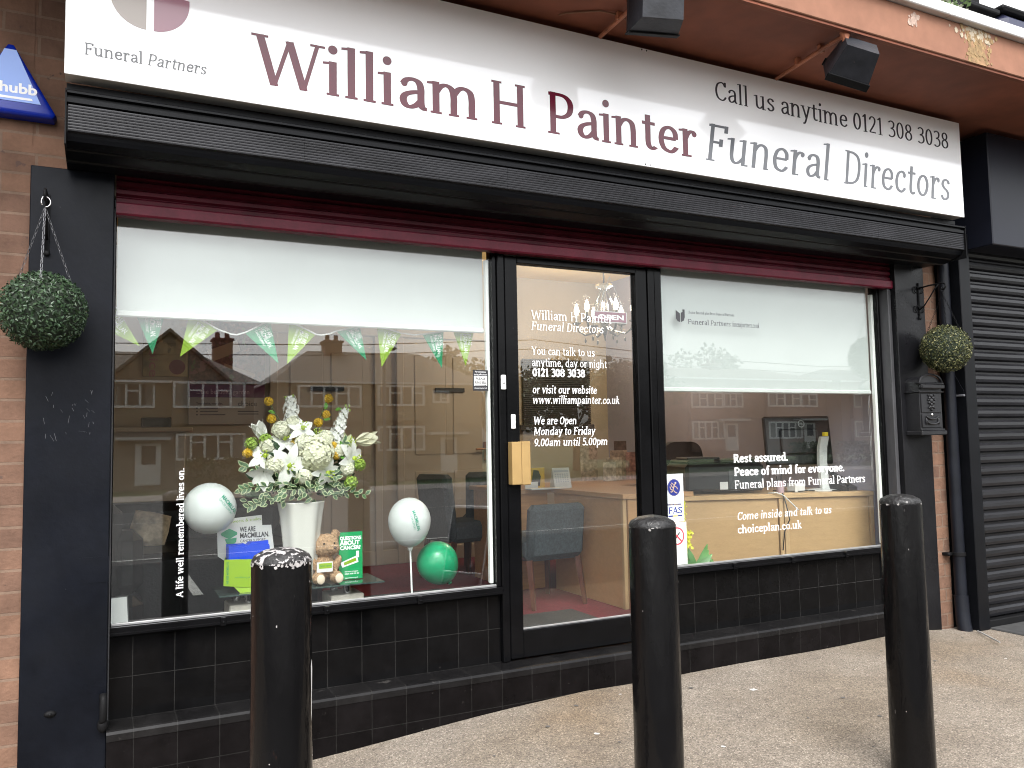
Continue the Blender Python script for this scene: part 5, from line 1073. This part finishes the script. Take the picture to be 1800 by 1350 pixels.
k = MB(); k.bbox(.30, .54, -.004, .0, .03, .165, .002, pm_); k.bbox(.03, .27, .06, .30, .233, .25, .008, pm_); k.build('panel', mat('printer grey', (.035, .042, .043), .35), PR)
k = MB(); k.bbox(.235, .292, -.006, -.002, .03, .082, .001, pm_); k.build('sticker', PAPER, PR)
MO = thing('computer_monitor', 'black monitor seen from behind on the window desk', 'monitor', (4.43, .56, .873)); mk = rotm((4.43, .56, 1.225), -6, 0, -12)
k = MB(); k.bbox(-.265, .265, -.018, .018, -.172, .172, .01, mk); k.bbox(-.15, .15, -.032, -.018, -.10, .08, .01, mk); k.build('screen_back', DARKPL, MO)
k = MB(); ring(k, 0, 0, .026, .021, 0, 24); k.v = [tuple(mk @ Vector((x+.02, -.0335, z+.115))) for x, y, z in k.v]; k.build('badge', mat('badge grey', (.40, .42, .43), .4), MO)
k = MB(); sans(k, 'DELL', lambda u, v, d: tuple(mk @ Vector((u+.002, -.034, v+.110))), .012, width=.036, bold=.02); k.build('lettering', MATS['badge grey'], MO)
k = MB(); c0 = Vector((4.535, .42, .875)); pts = [(0, 0, 0), (0, .012, .10), (.004, .022, .2), (.006, .018, .30), (.006, -.004, .375)]
vs = []
for dx, dy, dz in pts: vs += [c0+Vector((dx-.030, dy, dz)), c0+Vector((dx+.030, dy-.012, dz)), c0+Vector((dx+.030, dy+.012, dz)), c0+Vector((dx-.030, dy+.024, dz))]
k.add(vs, [(i*4+j, i*4+(j+1) % 4, (i+1)*4+(j+1) % 4, (i+1)*4+j) for i in range(4) for j in range(4)]+[(16, 17, 18, 19)]); SN = thing('screen_stand', 'curved pale grey screen stand with a yellow tab on top', 'stand', c0); k.build('upright', mat('pale grey plastic', (.55, .56, .55), .35), SN, smooth=40)
k = MB(); k.bbox(4.525, 4.560, .40, .425, 1.252, 1.280, .002); k.build('tab', mat('yellow tab', (.80, .62, .02), .5), SN)
k = MB(); k.lathe([(.11, .873), (.11, .880), (.03, .888), (.01, .89)], (4.53, .46, 0), 24); k.build('foot', MATS['pale grey plastic'], SN, smooth=40)
PH = thing('telephone', 'black desk telephone by the lilac wall', 'telephone', (4.66, .40, .872)); pk = rotm((4.655, .40, .873), 0, 0, 20)
k = MB(); k.prism([(-.09, 0), (-.09, .02), (.08, .09), (.09, .085), (.09, 0)], -.085, .085, pk); k.build('base', DARKPL, PH)
k = MB(); k.tube([pk @ Vector(p) for p in ((-.055, -.085, .05), (-.055, -.03, .085), (-.055, .05, .125), (-.055, .09, .13))], [.026, .016, .016, .028], 10); k.build('handset', DARKPL, PH, smooth=True)
for i, (pts, m_) in enumerate([([(4.14, .52, .885), (4.2, .45, .882), (4.28, .42, .878), (4.36, .42, .88), (4.33, .46, .88)], 0), ([(4.10, .39, .875), (4.11, .37, .80), (4.13, .365, .70), (4.09, .375, .62), (4.08, .385, .5)], 0), ([(4.02, .44, .877), (4.06, .40, .88), (4.10, .38, .86), (4.16, .36, .80), (4.2, .35, .76)], 1), ([(4.40, .45, .877), (4.5, .36, .877), (4.6, .33, .878), (4.64, .36, .88)], 0)]):
    k = MB(); k.tube(pts, .004, 6); tag(k.build('desk_cable', PAPER if m_ else DARKPL, smooth=True), ['black cable coiled on the window desk behind the printer', 'black cable hanging down the gap between the desk panels', 'white cable trailing over the desk edge', 'black cable lying below the desk telephone'][i], 'cable', 'cables on the window desk')
MUG = thing('pen_pot', 'pinkish pot with pens on the window desk beside the printer', 'pen pot', (4.16, .47, .872)); k = MB(); k.lathe([(.025, .873), (.027, .95), (.024, .95), (.022, .88)], (4.16, .47, 0), 16); k.build('pot', mat('pink grey pot', (.42, .30, .33), .4), MUG, smooth=40)
k = MB(); k.tube([(4.16, .47, .885), (4.165, .46, 1.0)], .004, 6); k.tube([(4.155, .475, .885), (4.14, .48, .985)], .004, 6); k.build('pen', DARKPL, MUG)
k = MB(); k.bbox(4.25, 4.34, .42, .50, .8725, .93, .004); tag(k.build('note_box', PAPER), 'small white note box on the window desk before the screen', 'box')
OC = thing('office_chair', 'black office chair back behind the printer', 'office chair', (4.2, 1.62, .17)); ck = rotm((4.2, 1.62, .17), 0, 0, 10)
k = MB(); k.poly([(-.24+.08*(1-math.cos(q*math.pi/10)) if 0 else x_, z_) for x_, z_ in [(.24*math.copysign(abs(math.cos(t))**.5, math.cos(t)), .79+.27*math.copysign(abs(math.sin(t))**.5, math.sin(t))) for t in [q*math.pi/16 for q in range(32)]]], -.05, .03); k.v = [tuple(ck @ Vector(v_)) for v_ in k.v]; k.build('backrest', mat('black mesh fabric', (.012, .012, .013), .8), OC, smooth=40)
k = MB(); k.bbox(-.25, .25, -.02, .45, .40, .48, .03, ck); k.build('seat', MATS['black mesh fabric'], OC, smooth=40)
k = MB(); k.tube([ck @ Vector((0, .2, .08)), ck @ Vector((0, .2, .42))], .03, 10)
for q in range(5): a = q*1.2566; k.tube([ck @ Vector((0, .2, .09)), ck @ Vector((.28*math.cos(a), .2+.28*math.sin(a), .05))], .02, 6)
k.build('base', DARKPL, OC)
# things on the reception desk
CA_ = thing('desk_calendar', 'white desk calendar standing on the reception desk', 'calendar', (3.08, 1.62, .902)); k = MB(); k.prism([(1.58, .903), (1.62, 1.052), (1.66, .903)], 3.02, 3.165); k.build('card', PAPER, CA_)
k = MB(); sl_ = lambda z: 1.58+(z-.903)*.04/.149-.0012
for i in range(6):
    for j in range(5): z0 = .945+j*.014; x_ = 3.035+i*.02; k.add([(x_, sl_(z0), z0), (x_+.012, sl_(z0), z0), (x_+.012, sl_(z0+.008), z0+.008), (x_, sl_(z0+.008), z0+.008)], [(0, 1, 2, 3)])
k.add([(3.03, sl_(1.02), 1.02), (3.155, sl_(1.02), 1.02), (3.155, sl_(1.035), 1.035), (3.03, sl_(1.035), 1.035)], [(0, 1, 2, 3)]); k.build('print', mat('calendar print', (.40, .42, .46), .6), CA_)
k = MB(); k.bbox(2.87, 3.0, 1.70, 1.703, .903, 1.055, .001, rotm((0, 0, 0))); o = tag(k.build('postcard', mat('yellow card', (.60, .38, .06), .6)), 'yellow picture card standing behind the white calendar', 'card')
k = MB(); k.poly([(2.885, .925), (2.955, .92), (2.965, .99), (2.945, 1.035), (2.905, 1.04), (2.895, .99)], 1.696, 1.6995); k.build('picture', mat('dark picture', (.05, .045, .04), .6), o)
k = MB(); k.bbox(2.78, 3.10, 1.50, 1.60, .9025, .912, .002); k.bbox(2.79, 2.90, 1.62, 1.625, .903, .955, .001); tag(k.build('paper_pile', PAPER), 'flat pile of white papers on the reception desk edge', 'papers')
CARDS = [(3.83, .17, .30, (.42, .33, .26), 'beige greetings card with brown flowers'), (3.98, .16, .20, (.50, .42, .33), 'short cream card in front of the taller cards'), (4.08, .18, .26, (.34, .26, .20), 'tan greetings card in the middle of the row'), (4.24, .18, .24, (.36, .20, .18), 'reddish card at the right of the row'), (3.92, .13, .16, (.55, .50, .44), 'pale small card at the front of the row'), (4.14, .13, .34, (.10, .06, .05), 'dark framed picture behind the cards')]
for i, (x_, w_, h_, cc, lb) in enumerate(CARDS):
    y_ = 2.40-(.16 if h_ < .22 else .08 if h_ < .3 else 0)-i*.006; k = MB(); k.bbox(x_-w_/2, x_+w_/2, y_, y_+.006, .903, .903+h_, .001, rotm((0, 0, 0))); o = tag(k.build('greetings_card', mat('card tone %s' % lb.split()[0], cc, .6, nz=[(30, .45), (9, .3)])), lb+' on the reception desk', 'card', 'cards on the reception desk')
k = MB(); k.bbox(4.28, 4.50, 2.16, 2.34, .903, 1.03, .02); tag(k.build('wicker_basket', mat('wicker', (.33, .22, .10), .8, nz=[(60, .5)])), 'small wicker basket at the right end of the card row', 'basket')
# posters on the back wall
PO = thing('wall_poster', 'large poster with autumn leaves, purple band and cream foot on the back wall', 'poster', (.95, 3.49, 1.44)); k = MB(); k.bbox(.638, 1.253, 3.485, 3.499, 1.443, 2.329, .002); k.build('sheet', mat('poster cream', (.36, .32, .30), .5), PO)
k = MB(); k.bbox(.640, 1.251, 3.482, 3.486, 1.78, 2.327, .001); k.build('picture', mat('autumn picture', (.10, .045, .03), .5, nz=[(14, .7), (40, .6)], chips=[(11, .60, (.22, .10, .10)), (17, .63, (.10, .13, .04))]), PO)
k = MB(); k.bbox(.640, 1.251, 3.481, 3.4855, 1.672, 1.779, .001); k.build('band', mat('purple band', (.12, .02, .09), .5), PO)
k = MB(); k.add([(.78, 3.479, 2.06), (1.02, 3.479, 2.16), (1.05, 3.479, 2.07), (.82, 3.479, 1.97)], [(0, 1, 2, 3)]); k.add([(.92, 3.479, 1.96), (1.17, 3.479, 1.875), (1.165, 3.479, 1.845), (.915, 3.479, 1.93)], [(0, 1, 2, 3)]); k.build('ticket', mat('ticket beige', (.36, .27, .19), .6), PO)
k = MB(); sans(k, '...the beautiful garden', flat(.70, 3.481, 1.70), .058, width=.42, depth=.001); k.build('lettering', mat('poster pink', (.42, .25, .36), .6), PO)
k = MB(); sans(k, 'choice', flat(1.03, 3.485, 1.600), .06, width=.155, bold=.01); sans(k, 'Your choice, your plan.', flat(.70, 3.485, 1.612), .026, width=.21, bold=.02)
for z in (1.575, 1.548, 1.521): k.bbox(.70, .712, 3.4835, 3.4845, z, z+.012, .0002); k.bbox(.73, .73+.2*(1 if z < 1.53 else .7), 3.4835, 3.4845, z+.002, z+.010, .0002)
for z in (1.55, 1.528): k.bbox(1.03, 1.2, 3.4835, 3.4845, z, z+.008, .0002)
k.build('small_lettering', mat('poster ink', (.08, .06, .08), .6), PO)
P2_ = thing('wall_poster', 'smaller leaf coloured poster with a round burgundy spot on the back wall', 'poster', (.45, 3.49, 1.85)); k = MB(); k.bbox(.29, .634, 3.486, 3.499, 1.84, 2.33, .002); k.build('sheet', mat('leaf poster', (.30, .24, .13), .55, nz=[(7, .5)], chips=[(5, .60, (.13, .10, .04))]), P2_)
k = MB(); k.poly([(.55+.062*math.cos(q*.314), 1.92+.062*math.sin(q*.314)) for q in range(20)], 3.484, 3.4865); k.build('spot', mat('burgundy spot', (.15, .02, .04), .5), P2_)
k = MB(); sans(k, 'choice', (lambda u, v, d: (.34+v*.95, 3.486-d, 2.20-u)), .10, width=.36, bold=.01); k.build('lettering', mat('dusty rose', (.30, .10, .12), .6), P2_)
k = MB(); k.bbox(.0, .66, 3.30, 3.47, 1.385, 1.42, .006); k.bbox(.05, .61, 3.36, 3.47, .30, 1.385, .01); tag(k.build('mantel_shelf', DOORW), 'wooden mantel shelf under the smaller poster', 'mantel')
k = MB(); k.bbox(.28, .50, 3.34, 3.44, 1.421, 1.50, .004); tag(k.build('dark_casket', mat('dark lacquer', (.02, .012, .01), .25)), 'dark lacquered casket on the mantel shelf', 'casket')
# sofa, cushion, wing chair on the left
SO = thing('black_sofa', 'black leather sofa low in the left of the window', 'sofa', (.4, 1.5, .17))
k = MB(); k.bbox(-.2, 1.05, 1.05, 1.75, .25, .69, .04); k.build('seat', LEATHER, SO, smooth=40)
k = MB(); k.bbox(-.2, 1.05, 1.70, 1.95, .30, .92, .05); k.build('backrest', LEATHER, SO, smooth=40)
for a in (-.28, 1.0): k = MB(); k.bbox(a, a+.16, 1.0, 1.9, .2, .74, .04); k.build('arm', LEATHER, SO, smooth=40)
k = MB(); cm = rotm((.26, 1.50, .785), -16, 14, 0)
n = 14; vs = []; 
for s in (-1, 1):
    for i in range(n+1):
        for j in range(n+1): u, v = i/n*2-1, j/n*2-1; vs.append(cm @ Vector((u*.105*(1-.05*abs(v)), s*.05*((1-u**4)*(1-v**4))**.6, v*.10*(1-.05*abs(u)))))
m1 = n+1; fs = [(s*m1*m1+i*m1+j, s*m1*m1+(i+1)*m1+j, s*m1*m1+(i+1)*m1+j+1, s*m1*m1+i*m1+j+1) for s in (0, 1) for i in range(n) for j in range(n)]
k.add(vs, fs); tag(k.build('cushion', mat('beige leafy cushion', (.34, .27, .19), .8, nz=[(9, .5), (30, .3)]), smooth=True), 'beige patterned cushion on the black sofa', 'cushion')
WC = thing('wing_chair', 'black wing chair cut by the left pillar', 'armchair', (.0, .95, .17))
k = MB(); k.bbox(-.26, .10, .80, 1.0, .25, .99, .06); k.build('backrest', LEATHER, WC, smooth=40); k = MB(); k.bbox(-.28, .20, .78, 1.3, .2, .52, .05); k.build('seat', LEATHER, WC, smooth=40); k = MB(); k.bbox(.05, .20, .82, 1.0, .52, .84, .05); k.build('arm', LEATHER, WC, smooth=40)
# plant inside the right window
PP = thing('pot_plant', 'leafy pot plant with yellow flowers low in the right window', 'plant', (3.17, .26, .17)); k = MB(); k.lathe([(.07, .17), (.09, .42), (.085, .42), (.08, .40)], (3.17, .26, 0), 20); k.build('pot', mat('pot', (.3, .28, .25), .5), PP, smooth=40)
k = MB(); r = random.Random(8)
for i in range(26): a = r.uniform(-.3, 2.6); petal(k, (3.20, .22, .44), (math.cos(a)*1.1+.25, -.2+r.gauss(0, .2), r.uniform(.5, 1.2)), r.uniform(.15, .23), r.uniform(.020, .030), .5, (0, -.8, .6), 6)
k.build('leaf', mat('plant leaf', (.07, .19, .045), .4, nz=[(12, .3)]), PP, smooth=True)
k = MB(); k.tube([(3.15, .24, .42), (3.135, .21, .58), (3.13, .2, .88)], .003, 5)
for i in range(10): c = Vector((3.14+r.gauss(0, .014), .2+r.gauss(0, .01), r.uniform(.57, .70))); [petal(k, c, (r.gauss(0, 1), -.6, r.gauss(0, 1)), .022, .010, .2, (0, -1, .2), 2) for q in range(5)]
for i in range(18): c = Vector((3.13+r.gauss(0, .006), .2, .72+i*.009)); k.ball(c, .005, 6, 4)
k.build('flower', mat('acid yellow flower', (.55, .52, .04), .6), PP)
# chandelier
CH = thing('chandelier', 'glass arm chandelier with lit candle bulbs above the reception desk', 'chandelier', (3.90, 2.2, 2.68)); hx, hy = 3.90, 2.2
GLS = mat('crystal', (.10, .095, .085), .08, spec=.8, trans=.5)
k = MB(); k.lathe([(.055, 2.86), (.05, 2.84), (.02, 2.78), (.012, 2.77)], (hx, hy, 0), 16); k.build('ceiling_cup', mat('dark bronze', (.04, .03, .02), .4), CH, smooth=40)
k = MB(); k.tube([(hx, hy, 2.78), (hx, hy, 2.35)], .008, 8); k.lathe([(.01, 2.60), (.075, 2.605), (.08, 2.585), (.03, 2.565), (.015, 2.55)], (hx, hy, 0), 20); k.lathe([(.012, 2.35), (.045, 2.30), (.05, 2.26), (.03, 2.20), (.012, 2.15), (.004, 2.11)], (hx, hy, 0), 16)
for q in range(10): a = q*.6283; k.tube([(hx+.03*math.cos(a), hy+.03*math.sin(a), 2.56), (hx+.085*math.cos(a), hy+.085*math.sin(a), 2.42), (hx+.11*math.cos(a), hy+.11*math.sin(a), 2.30)], .0042, 5)
k.build('stem', GLS, CH, smooth=40)
FLM = mat('lit candle bulb', (1, .9, .75), .4, emit=((1, .88, .66), 5))
for q in range(6):
    a = q*1.0472+.35; dx, dy = math.cos(a), math.sin(a); rr_ = .245
    k = MB(); k.tube([(hx+dx*t*rr_, hy+dy*t*rr_, zz) for t, zz in ((.1, 2.24), (.35, 2.19), (.7, 2.17), (.92, 2.205), (1, 2.27))], .010, 8); k.lathe([(.006, 2.262), (.038, 2.272), (.040, 2.28), (.014, 2.285), (.012, 2.345)], (hx+dx*rr_, hy+dy*rr_, 0), 12); k.ball((hx+dx*rr_*.7, hy+dy*rr_*.7, 2.12), (.010, .010, .022), 6, 5); ar = k.build('arm', GLS, CH, smooth=40)
    k = MB(); k.lathe([(.010, 2.345), (.021, 2.372), (.022, 2.39), (.014, 2.42), (.003, 2.445)], (hx+dx*rr_, hy+dy*rr_, 0), 10); k.build('bulb', FLM, ar, smooth=True)
for q in range(6):
    a = q*1.0472+.35; ld = bpy.data.lights.new('candle_light', 'POINT'); ld.energy = 2.3; ld.color = (1, .87, .70); ld.shadow_soft_size = .03
    lo = bpy.data.objects.new('candle_light', ld); COL.objects.link(lo); lo.location = (hx+.245*math.cos(a), hy+.245*math.sin(a), 2.46)
dm_ = MB(); dm_.bbox(1.95, 2.72, .12, .86, .1705, .178, .002); tag(dm_.build('door_mat', mat('grey black mat', (.045, .043, .042), .95, nz=[(90, .4)])), 'dark grey door mat just inside the glass door', 'door mat')

# ================================================================ the other side of the road (seen mirrored in the glass)
def house(x0, wd, base, ez, ridge, label, wallc, roofc, wins, doors, chim, gable=None, y=-40.):
    t = thing('house', label, 'house', (x0+wd/2, y, base), 'houses across the road'); yb = y-8
    wm = mat('render '+wallc[0], wallc[1], .9, nz=[(1.5, .12)]); rm_ = mat('roof '+roofc[0], roofc[1], .85, nz=[(6, .25)], stretch=(1, 1, 4))
    k = MB(); k.box(x0, x0+wd, yb, y, base-.4, ez); k.build('wall', wm, t)
    k = MB(); r0 = ez-.1; hip = 2.4
    k.add([(x0-.35, y+.35, r0), (x0+wd+.35, y+.35, r0), (x0+wd+.35, yb-.35, r0), (x0-.35, yb-.35, r0), (x0+hip, (y+yb)/2, ridge), (x0+wd-hip, (y+yb)/2, ridge)], [(0, 1, 5, 4), (1, 2, 5), (2, 3, 4, 5), (3, 0, 4), (3, 2, 1, 0)])
    rf = k.build('roof', rm_, t)
    for cx, z1 in chim:
        k = MB(); k.bbox(cx-.5, cx+.5, y-4.4, y-3.4, ridge-1.2, z1-.35, .05); k.bbox(cx-.58, cx+.58, y-4.48, y-3.32, z1-.5, z1-.35, .03)
        for q in (-.25, .25): k.lathe([(.14, z1-.35), (.12, z1), (.08, z1)], (cx+q, y-3.9, 0), 10)
        k.build('chimney', mat('chimney brick', (.13, .05, .04), .9, nz=[(4, .2)]), rf)
    if gable:
        gx, gw, gz_ = gable; k = MB(); n0 = [(gx-gw, y+.02, ez), (gx+gw, y+.02, ez), (gx, y+.02, gz_)]; k.add(n0+[(gx-gw, y-3, ez), (gx+gw, y-3, ez), (gx, y-4, gz_)], [(0, 1, 2), (0, 2, 5, 3), (1, 4, 5, 2)]); k.build('gable', wm, t)
        k = MB()
        for sg in (-1, 1): a = Vector((gx+sg*(gw+.35), y+.3, ez-.28)); c = Vector((gx, y+.3, gz_+.1)); k.add([a, c, c+Vector((0, 0, .18)), a+Vector((0, 0, .18)), a+Vector((0, -4, 0)), c+Vector((0, -4, 0)), c+Vector((0, -4, .18)), a+Vector((0, -4, .18))], [(0, 1, 2, 3), (4, 7, 6, 5), (3, 2, 6, 7), (0, 4, 5, 1)])
        k.build('gable_roof', rm_, t)
    k = MB(); k.box(x0-.3, x0+wd+.3, y+.30, y+.36, ez-.16, ez-.05); k.build('gutter', WHITEP, t)
    wp = mat('house window pane', (.05, .055, .06), .1, nz=[(2, .3)])
    for x1, x2, z0, z1, bars, out in wins:
        yy = y+out
        if out: k = MB(); k.box(x1-.1, x2+.1, y, yy, z0-.85, z1+.08); k.build('bay', wm, t)
        k = MB(); k.box(x1, x2, yy, yy+.02, z0, z1); o = k.build('window', wp, t); k = MB(); w_ = x2-x1
        for q in range(bars+1): xx = x1+w_*q/bars; k.box(xx-.055, xx+.055, yy+.02, yy+.08, z0, z1)
        for zz in (z0, z1): k.box(x1-.05, x2+.05, yy+.018, yy+.085, zz-.055, zz+.055)
        for q in range(1, bars, 2): xx = x1+w_*q/bars; k.box(xx+.055, xx+w_/bars-.055, yy+.021, yy+.075, z1-.42, z1-.34)
        k.build('frame', WHITEP, o)
        k = MB(); k.box(x1+.05, x1+w_*.2, yy+.0205, yy+.024, z0+.06, z1-.06); k.box(x2-w_*.2, x2-.05, yy+.0205, yy+.024, z0+.06, z1-.06); k.build('curtain', mat('net curtain', (.22, .215, .20), .9), o)
    for x1, x2, z0, z1 in doors:
        k = MB(); k.box(x1-.9, x2+.4, y, y+.9, z1+.16, z1+.3); k.build('porch_roof', mat('porch white', (.6, .6, .58), .6), t)
        k = MB(); k.bbox(x1, x2, y+.01, y+.08, z0, z1, .01); dr = k.build('door', WHITEP, t); k = MB(); k.box(x1+.25*(x2-x1), x2-.2*(x2-x1), y+.08, y+.09, z0+.5*(z1-z0), z1-.12); k.build('door_pane', wp, dr)
    return t
house(-9.0, 16.0, -.6, 4.62, 6.4, 'brown rendered pair of houses across the road, left in the reflection', ('brown', (.23, .19, .145)), ('dark', (.15, .135, .12)), [(.42, 2.26, 3.3, 4.45, 3, 0), (3.15, 6.44, 3.28, 4.48, 5, .4), (3.3, 6.46, .72, 1.92, 5, .4), (-2.6, -.8, 3.3, 4.45, 3, 0), (-8, -4.9, 3.28, 4.48, 5, .4), (-8, -4.9, .72, 1.92, 5, .4)], [(1.45, 2.6, -.5, 1.52)], [(5.9, 7.6), (-6, 7.6)], (2.95, 2.7, 6.9))
house(8.2, 11.6, -.6, 4.72, 6.75, 'grey beige pair of houses across the road, middle in the reflection', ('beige', (.27, .23, .18)), ('grey', (.16, .148, .136)), [(9.2, 12.5, 3.33, 4.4, 5, .3), (13.5, 16.1, 3.42, 4.45, 4, .3), (16.8, 17.7, 3.6, 4.2, 2, 0), (13.5, 16.1, .95, 2.2, 4, .3), (9.2, 11.5, .95, 2.2, 4, .3)], [(17.2, 18.2, -.4, 1.6)], [(12, 7.7)])
house(32.0, 15.5, .3, 5.4, 6.4, 'reddish pair of houses across the road, right in the reflection', ('red', (.25, .155, .12)), ('brown', (.12, .092, .078)), [(34.9, 37.5, 3.36, 4.3, 4, .3), (37.9, 39.5, 3.4, 4.3, 3, 0), (41.6, 44.6, 3.45, 4.35, 4, .3), (45, 46.5, 3.45, 4.3, 2, 0), (34.9, 37.55, 1.25, 2.36, 5, .3), (41.6, 44.6, 1.2, 2.3, 5, .3)], [(37.8, 39.0, .4, 2.25), (45.1, 46.2, .4, 2.25)], [(40.2, 7.1), (35.2, 7.0)])
house(49.0, 14, .3, 5.4, 6.6, 'pink brown pair of houses far right in the reflection', ('pink', (.27, .18, .145)), ('slate', (.07, .06, .06)), [(50, 53, 3.4, 4.35, 4, .3), (55, 57, 3.4, 4.35, 3, 0), (50, 53, 1.2, 2.3, 4, .3)], [(55, 56, .4, 2.2)], [(56, 7.4)])
house(-27, 15.5, -.6, 4.7, 6.9, 'cream pair of houses farthest left across the road', ('cream', (.28, .235, .19)), ('tile', (.10, .06, .05)), [(-26, -23, 3.3, 4.4, 4, .3), (-20, -18, 3.3, 4.4, 3, 0), (-16, -13, 3.3, 4.4, 4, .3), (-26, -23, .8, 2.0, 4, .3), (-16, -13, .8, 2.0, 4, .3)], [(-20, -19, -.4, 1.6)], [(-19, 7.9)])
def tree(x, y, h, w_, label, seed, dens=2600):
    r = random.Random(seed); t = thing('tree', label, 'tree', (x, y, -.7), 'trees across the road'); k = MB(); k.tube([(x, y, -.8), (x+.1, y, h*.3), (x, y+.1, h*.6)], [.28, .2, .1], 8)
    for q in range(8): a = q*.8; k.tube([(x, y, h*(.25+.04*q)), (x+w_*.3*math.cos(a), y+w_*.3*math.sin(a), h*(.5+.04*q)), (x+w_*.45*math.cos(a), y+w_*.45*math.sin(a), h*(.65+.03*q))], [.1, .06, .02], 5)
    k.build('trunk', mat('bark', (.06, .045, .03), .9, nz=[(9, .3)]), t); k = MB(); cs = [(r.gauss(0, .26)*w_, r.gauss(0, .26)*w_, h*r.uniform(.4, .92)) for i in range(20)]
    for i in range(dens):
        c = r.choice(cs); d = Vector((r.gauss(0, 1), r.gauss(0, 1), r.gauss(0, 1))).normalized(); p = Vector(c)+d*(w_*.2)*r.uniform(.5, 1.05)+Vector((x, y, 0)); a = Vector((r.gauss(0, 1), r.gauss(0, 1), r.gauss(0, 1))).normalized(); b_ = a.orthogonal().normalized(); s = r.uniform(.12, .26); k.cur = r.choice((0, 1))
        k.add([p-a*s, p+b_*s*.5, p+a*s, p-b_*s*.5], [(0, 1, 2, 3)])
    k.build('crown', [mat('tree leaf', (.035, .06, .02), .7), mat('tree leaf light', (.07, .10, .03), .7)], t); return t
tree(23.2, -42, 6.6, 5, 'bushy tree across the road beside the middle houses', 1); tree(28.5, -44, 6.2, 6, 'broad tree across the road between middle and right houses', 2); tree(31.0, -41, 6.6, 4.5, 'dark tree across the road close to the reddish houses', 3); tree(45.6, -50, 9.0, 6, 'tall tree behind the gap of the right houses', 4); tree(20.4, -50, 8.0, 5, 'thin tree behind the middle houses', 5)
def hedge(x0, x1, y, h, label, seed):
    r = random.Random(seed); k = MB()
    for i in range(int((x1-x0)*150)):
        p = Vector((r.uniform(x0, x1), y+r.uniform(-.4, .4), -.7+h*r.random()**.6)); a = Vector((r.gauss(0, 1), r.gauss(0, 1), r.gauss(0, 1))).normalized(); b_ = a.orthogonal().normalized(); s = r.uniform(.08, .16); k.cur = r.choice((0, 1)); k.add([p-a*s, p+b_*s*.6, p+a*s, p-b_*s*.6], [(0, 1, 2, 3)])
    tag(k.build('hedge', [MATS['tree leaf'], MATS['tree leaf light']]), label, 'hedge', 'front garden hedges')
hedge(3.4, 12, -36, 1.5, 'front garden hedge before the brown houses', 1); hedge(40, 50, -36, 1.6, 'front garden hedge before the reddish houses', 2); hedge(-12, 0, -36, 1.3, 'front garden hedge farthest left across the road', 3)
k = MB(); LA = thing('street_lamp', 'grey street lamp across the road', 'street lamp', (12.2, -34.5, -.7)); k.tube([(12.2, -34.5, -.8), (12.2, -34.5, 5.2), (12.2, -34.3, 5.6), (12.2, -33.4, 5.75)], [.09, .06, .05, .05], 8); k.build('post', mat('galvanised', (.25, .26, .27), .5, metal=.5), LA); k = MB(); k.ball((12.2, -33.2, 5.74), (.16, .4, .09), 10, 6); k.build('lamp_head', MATS['galvanised'], LA)
for q, zz in enumerate((6.0, 6.5)): k = MB(); k.tube([(-60+i*10, -33.2-q*.3, zz-.9*math.sin(math.pi*((i*10) % 40)/40)) for i in range(19)], .022, 5); tag(k.build('overhead_wire', BLACKM), ('lower' if q == 0 else 'upper')+' overhead wire above the far pavement', 'wire')
AF = thing('pavement_board', 'folding A board standing on the pavement near the bollards', 'A board', (3.62, -4.45, -.229)); am = rotm((3.62, -4.45, -.229), 0, 0, 58)
for s in (-1, 1):
    k = MB(); q = am @ rotm((0, s*.02, .80), s*16)
    for a in (-.26, .24): k.bbox(a, a+.02, -.01, .01, -.83, 0, .003, q)
    k.bbox(-.26, .26, -.01, .01, -.03, 0, .003, q); k.bbox(-.24, .24, -.01, .01, -.72, -.70, .003, q); k.build('frame', ALU, AF)
    k = MB(); k.bbox(-.24, .24, -.004, .004, -.70, -.03, .001, q); k.build('panel', mat('chalk board', (.03, .03, .032), .5, chips=[(7, .66, (.3, .3, .32))]), AF)
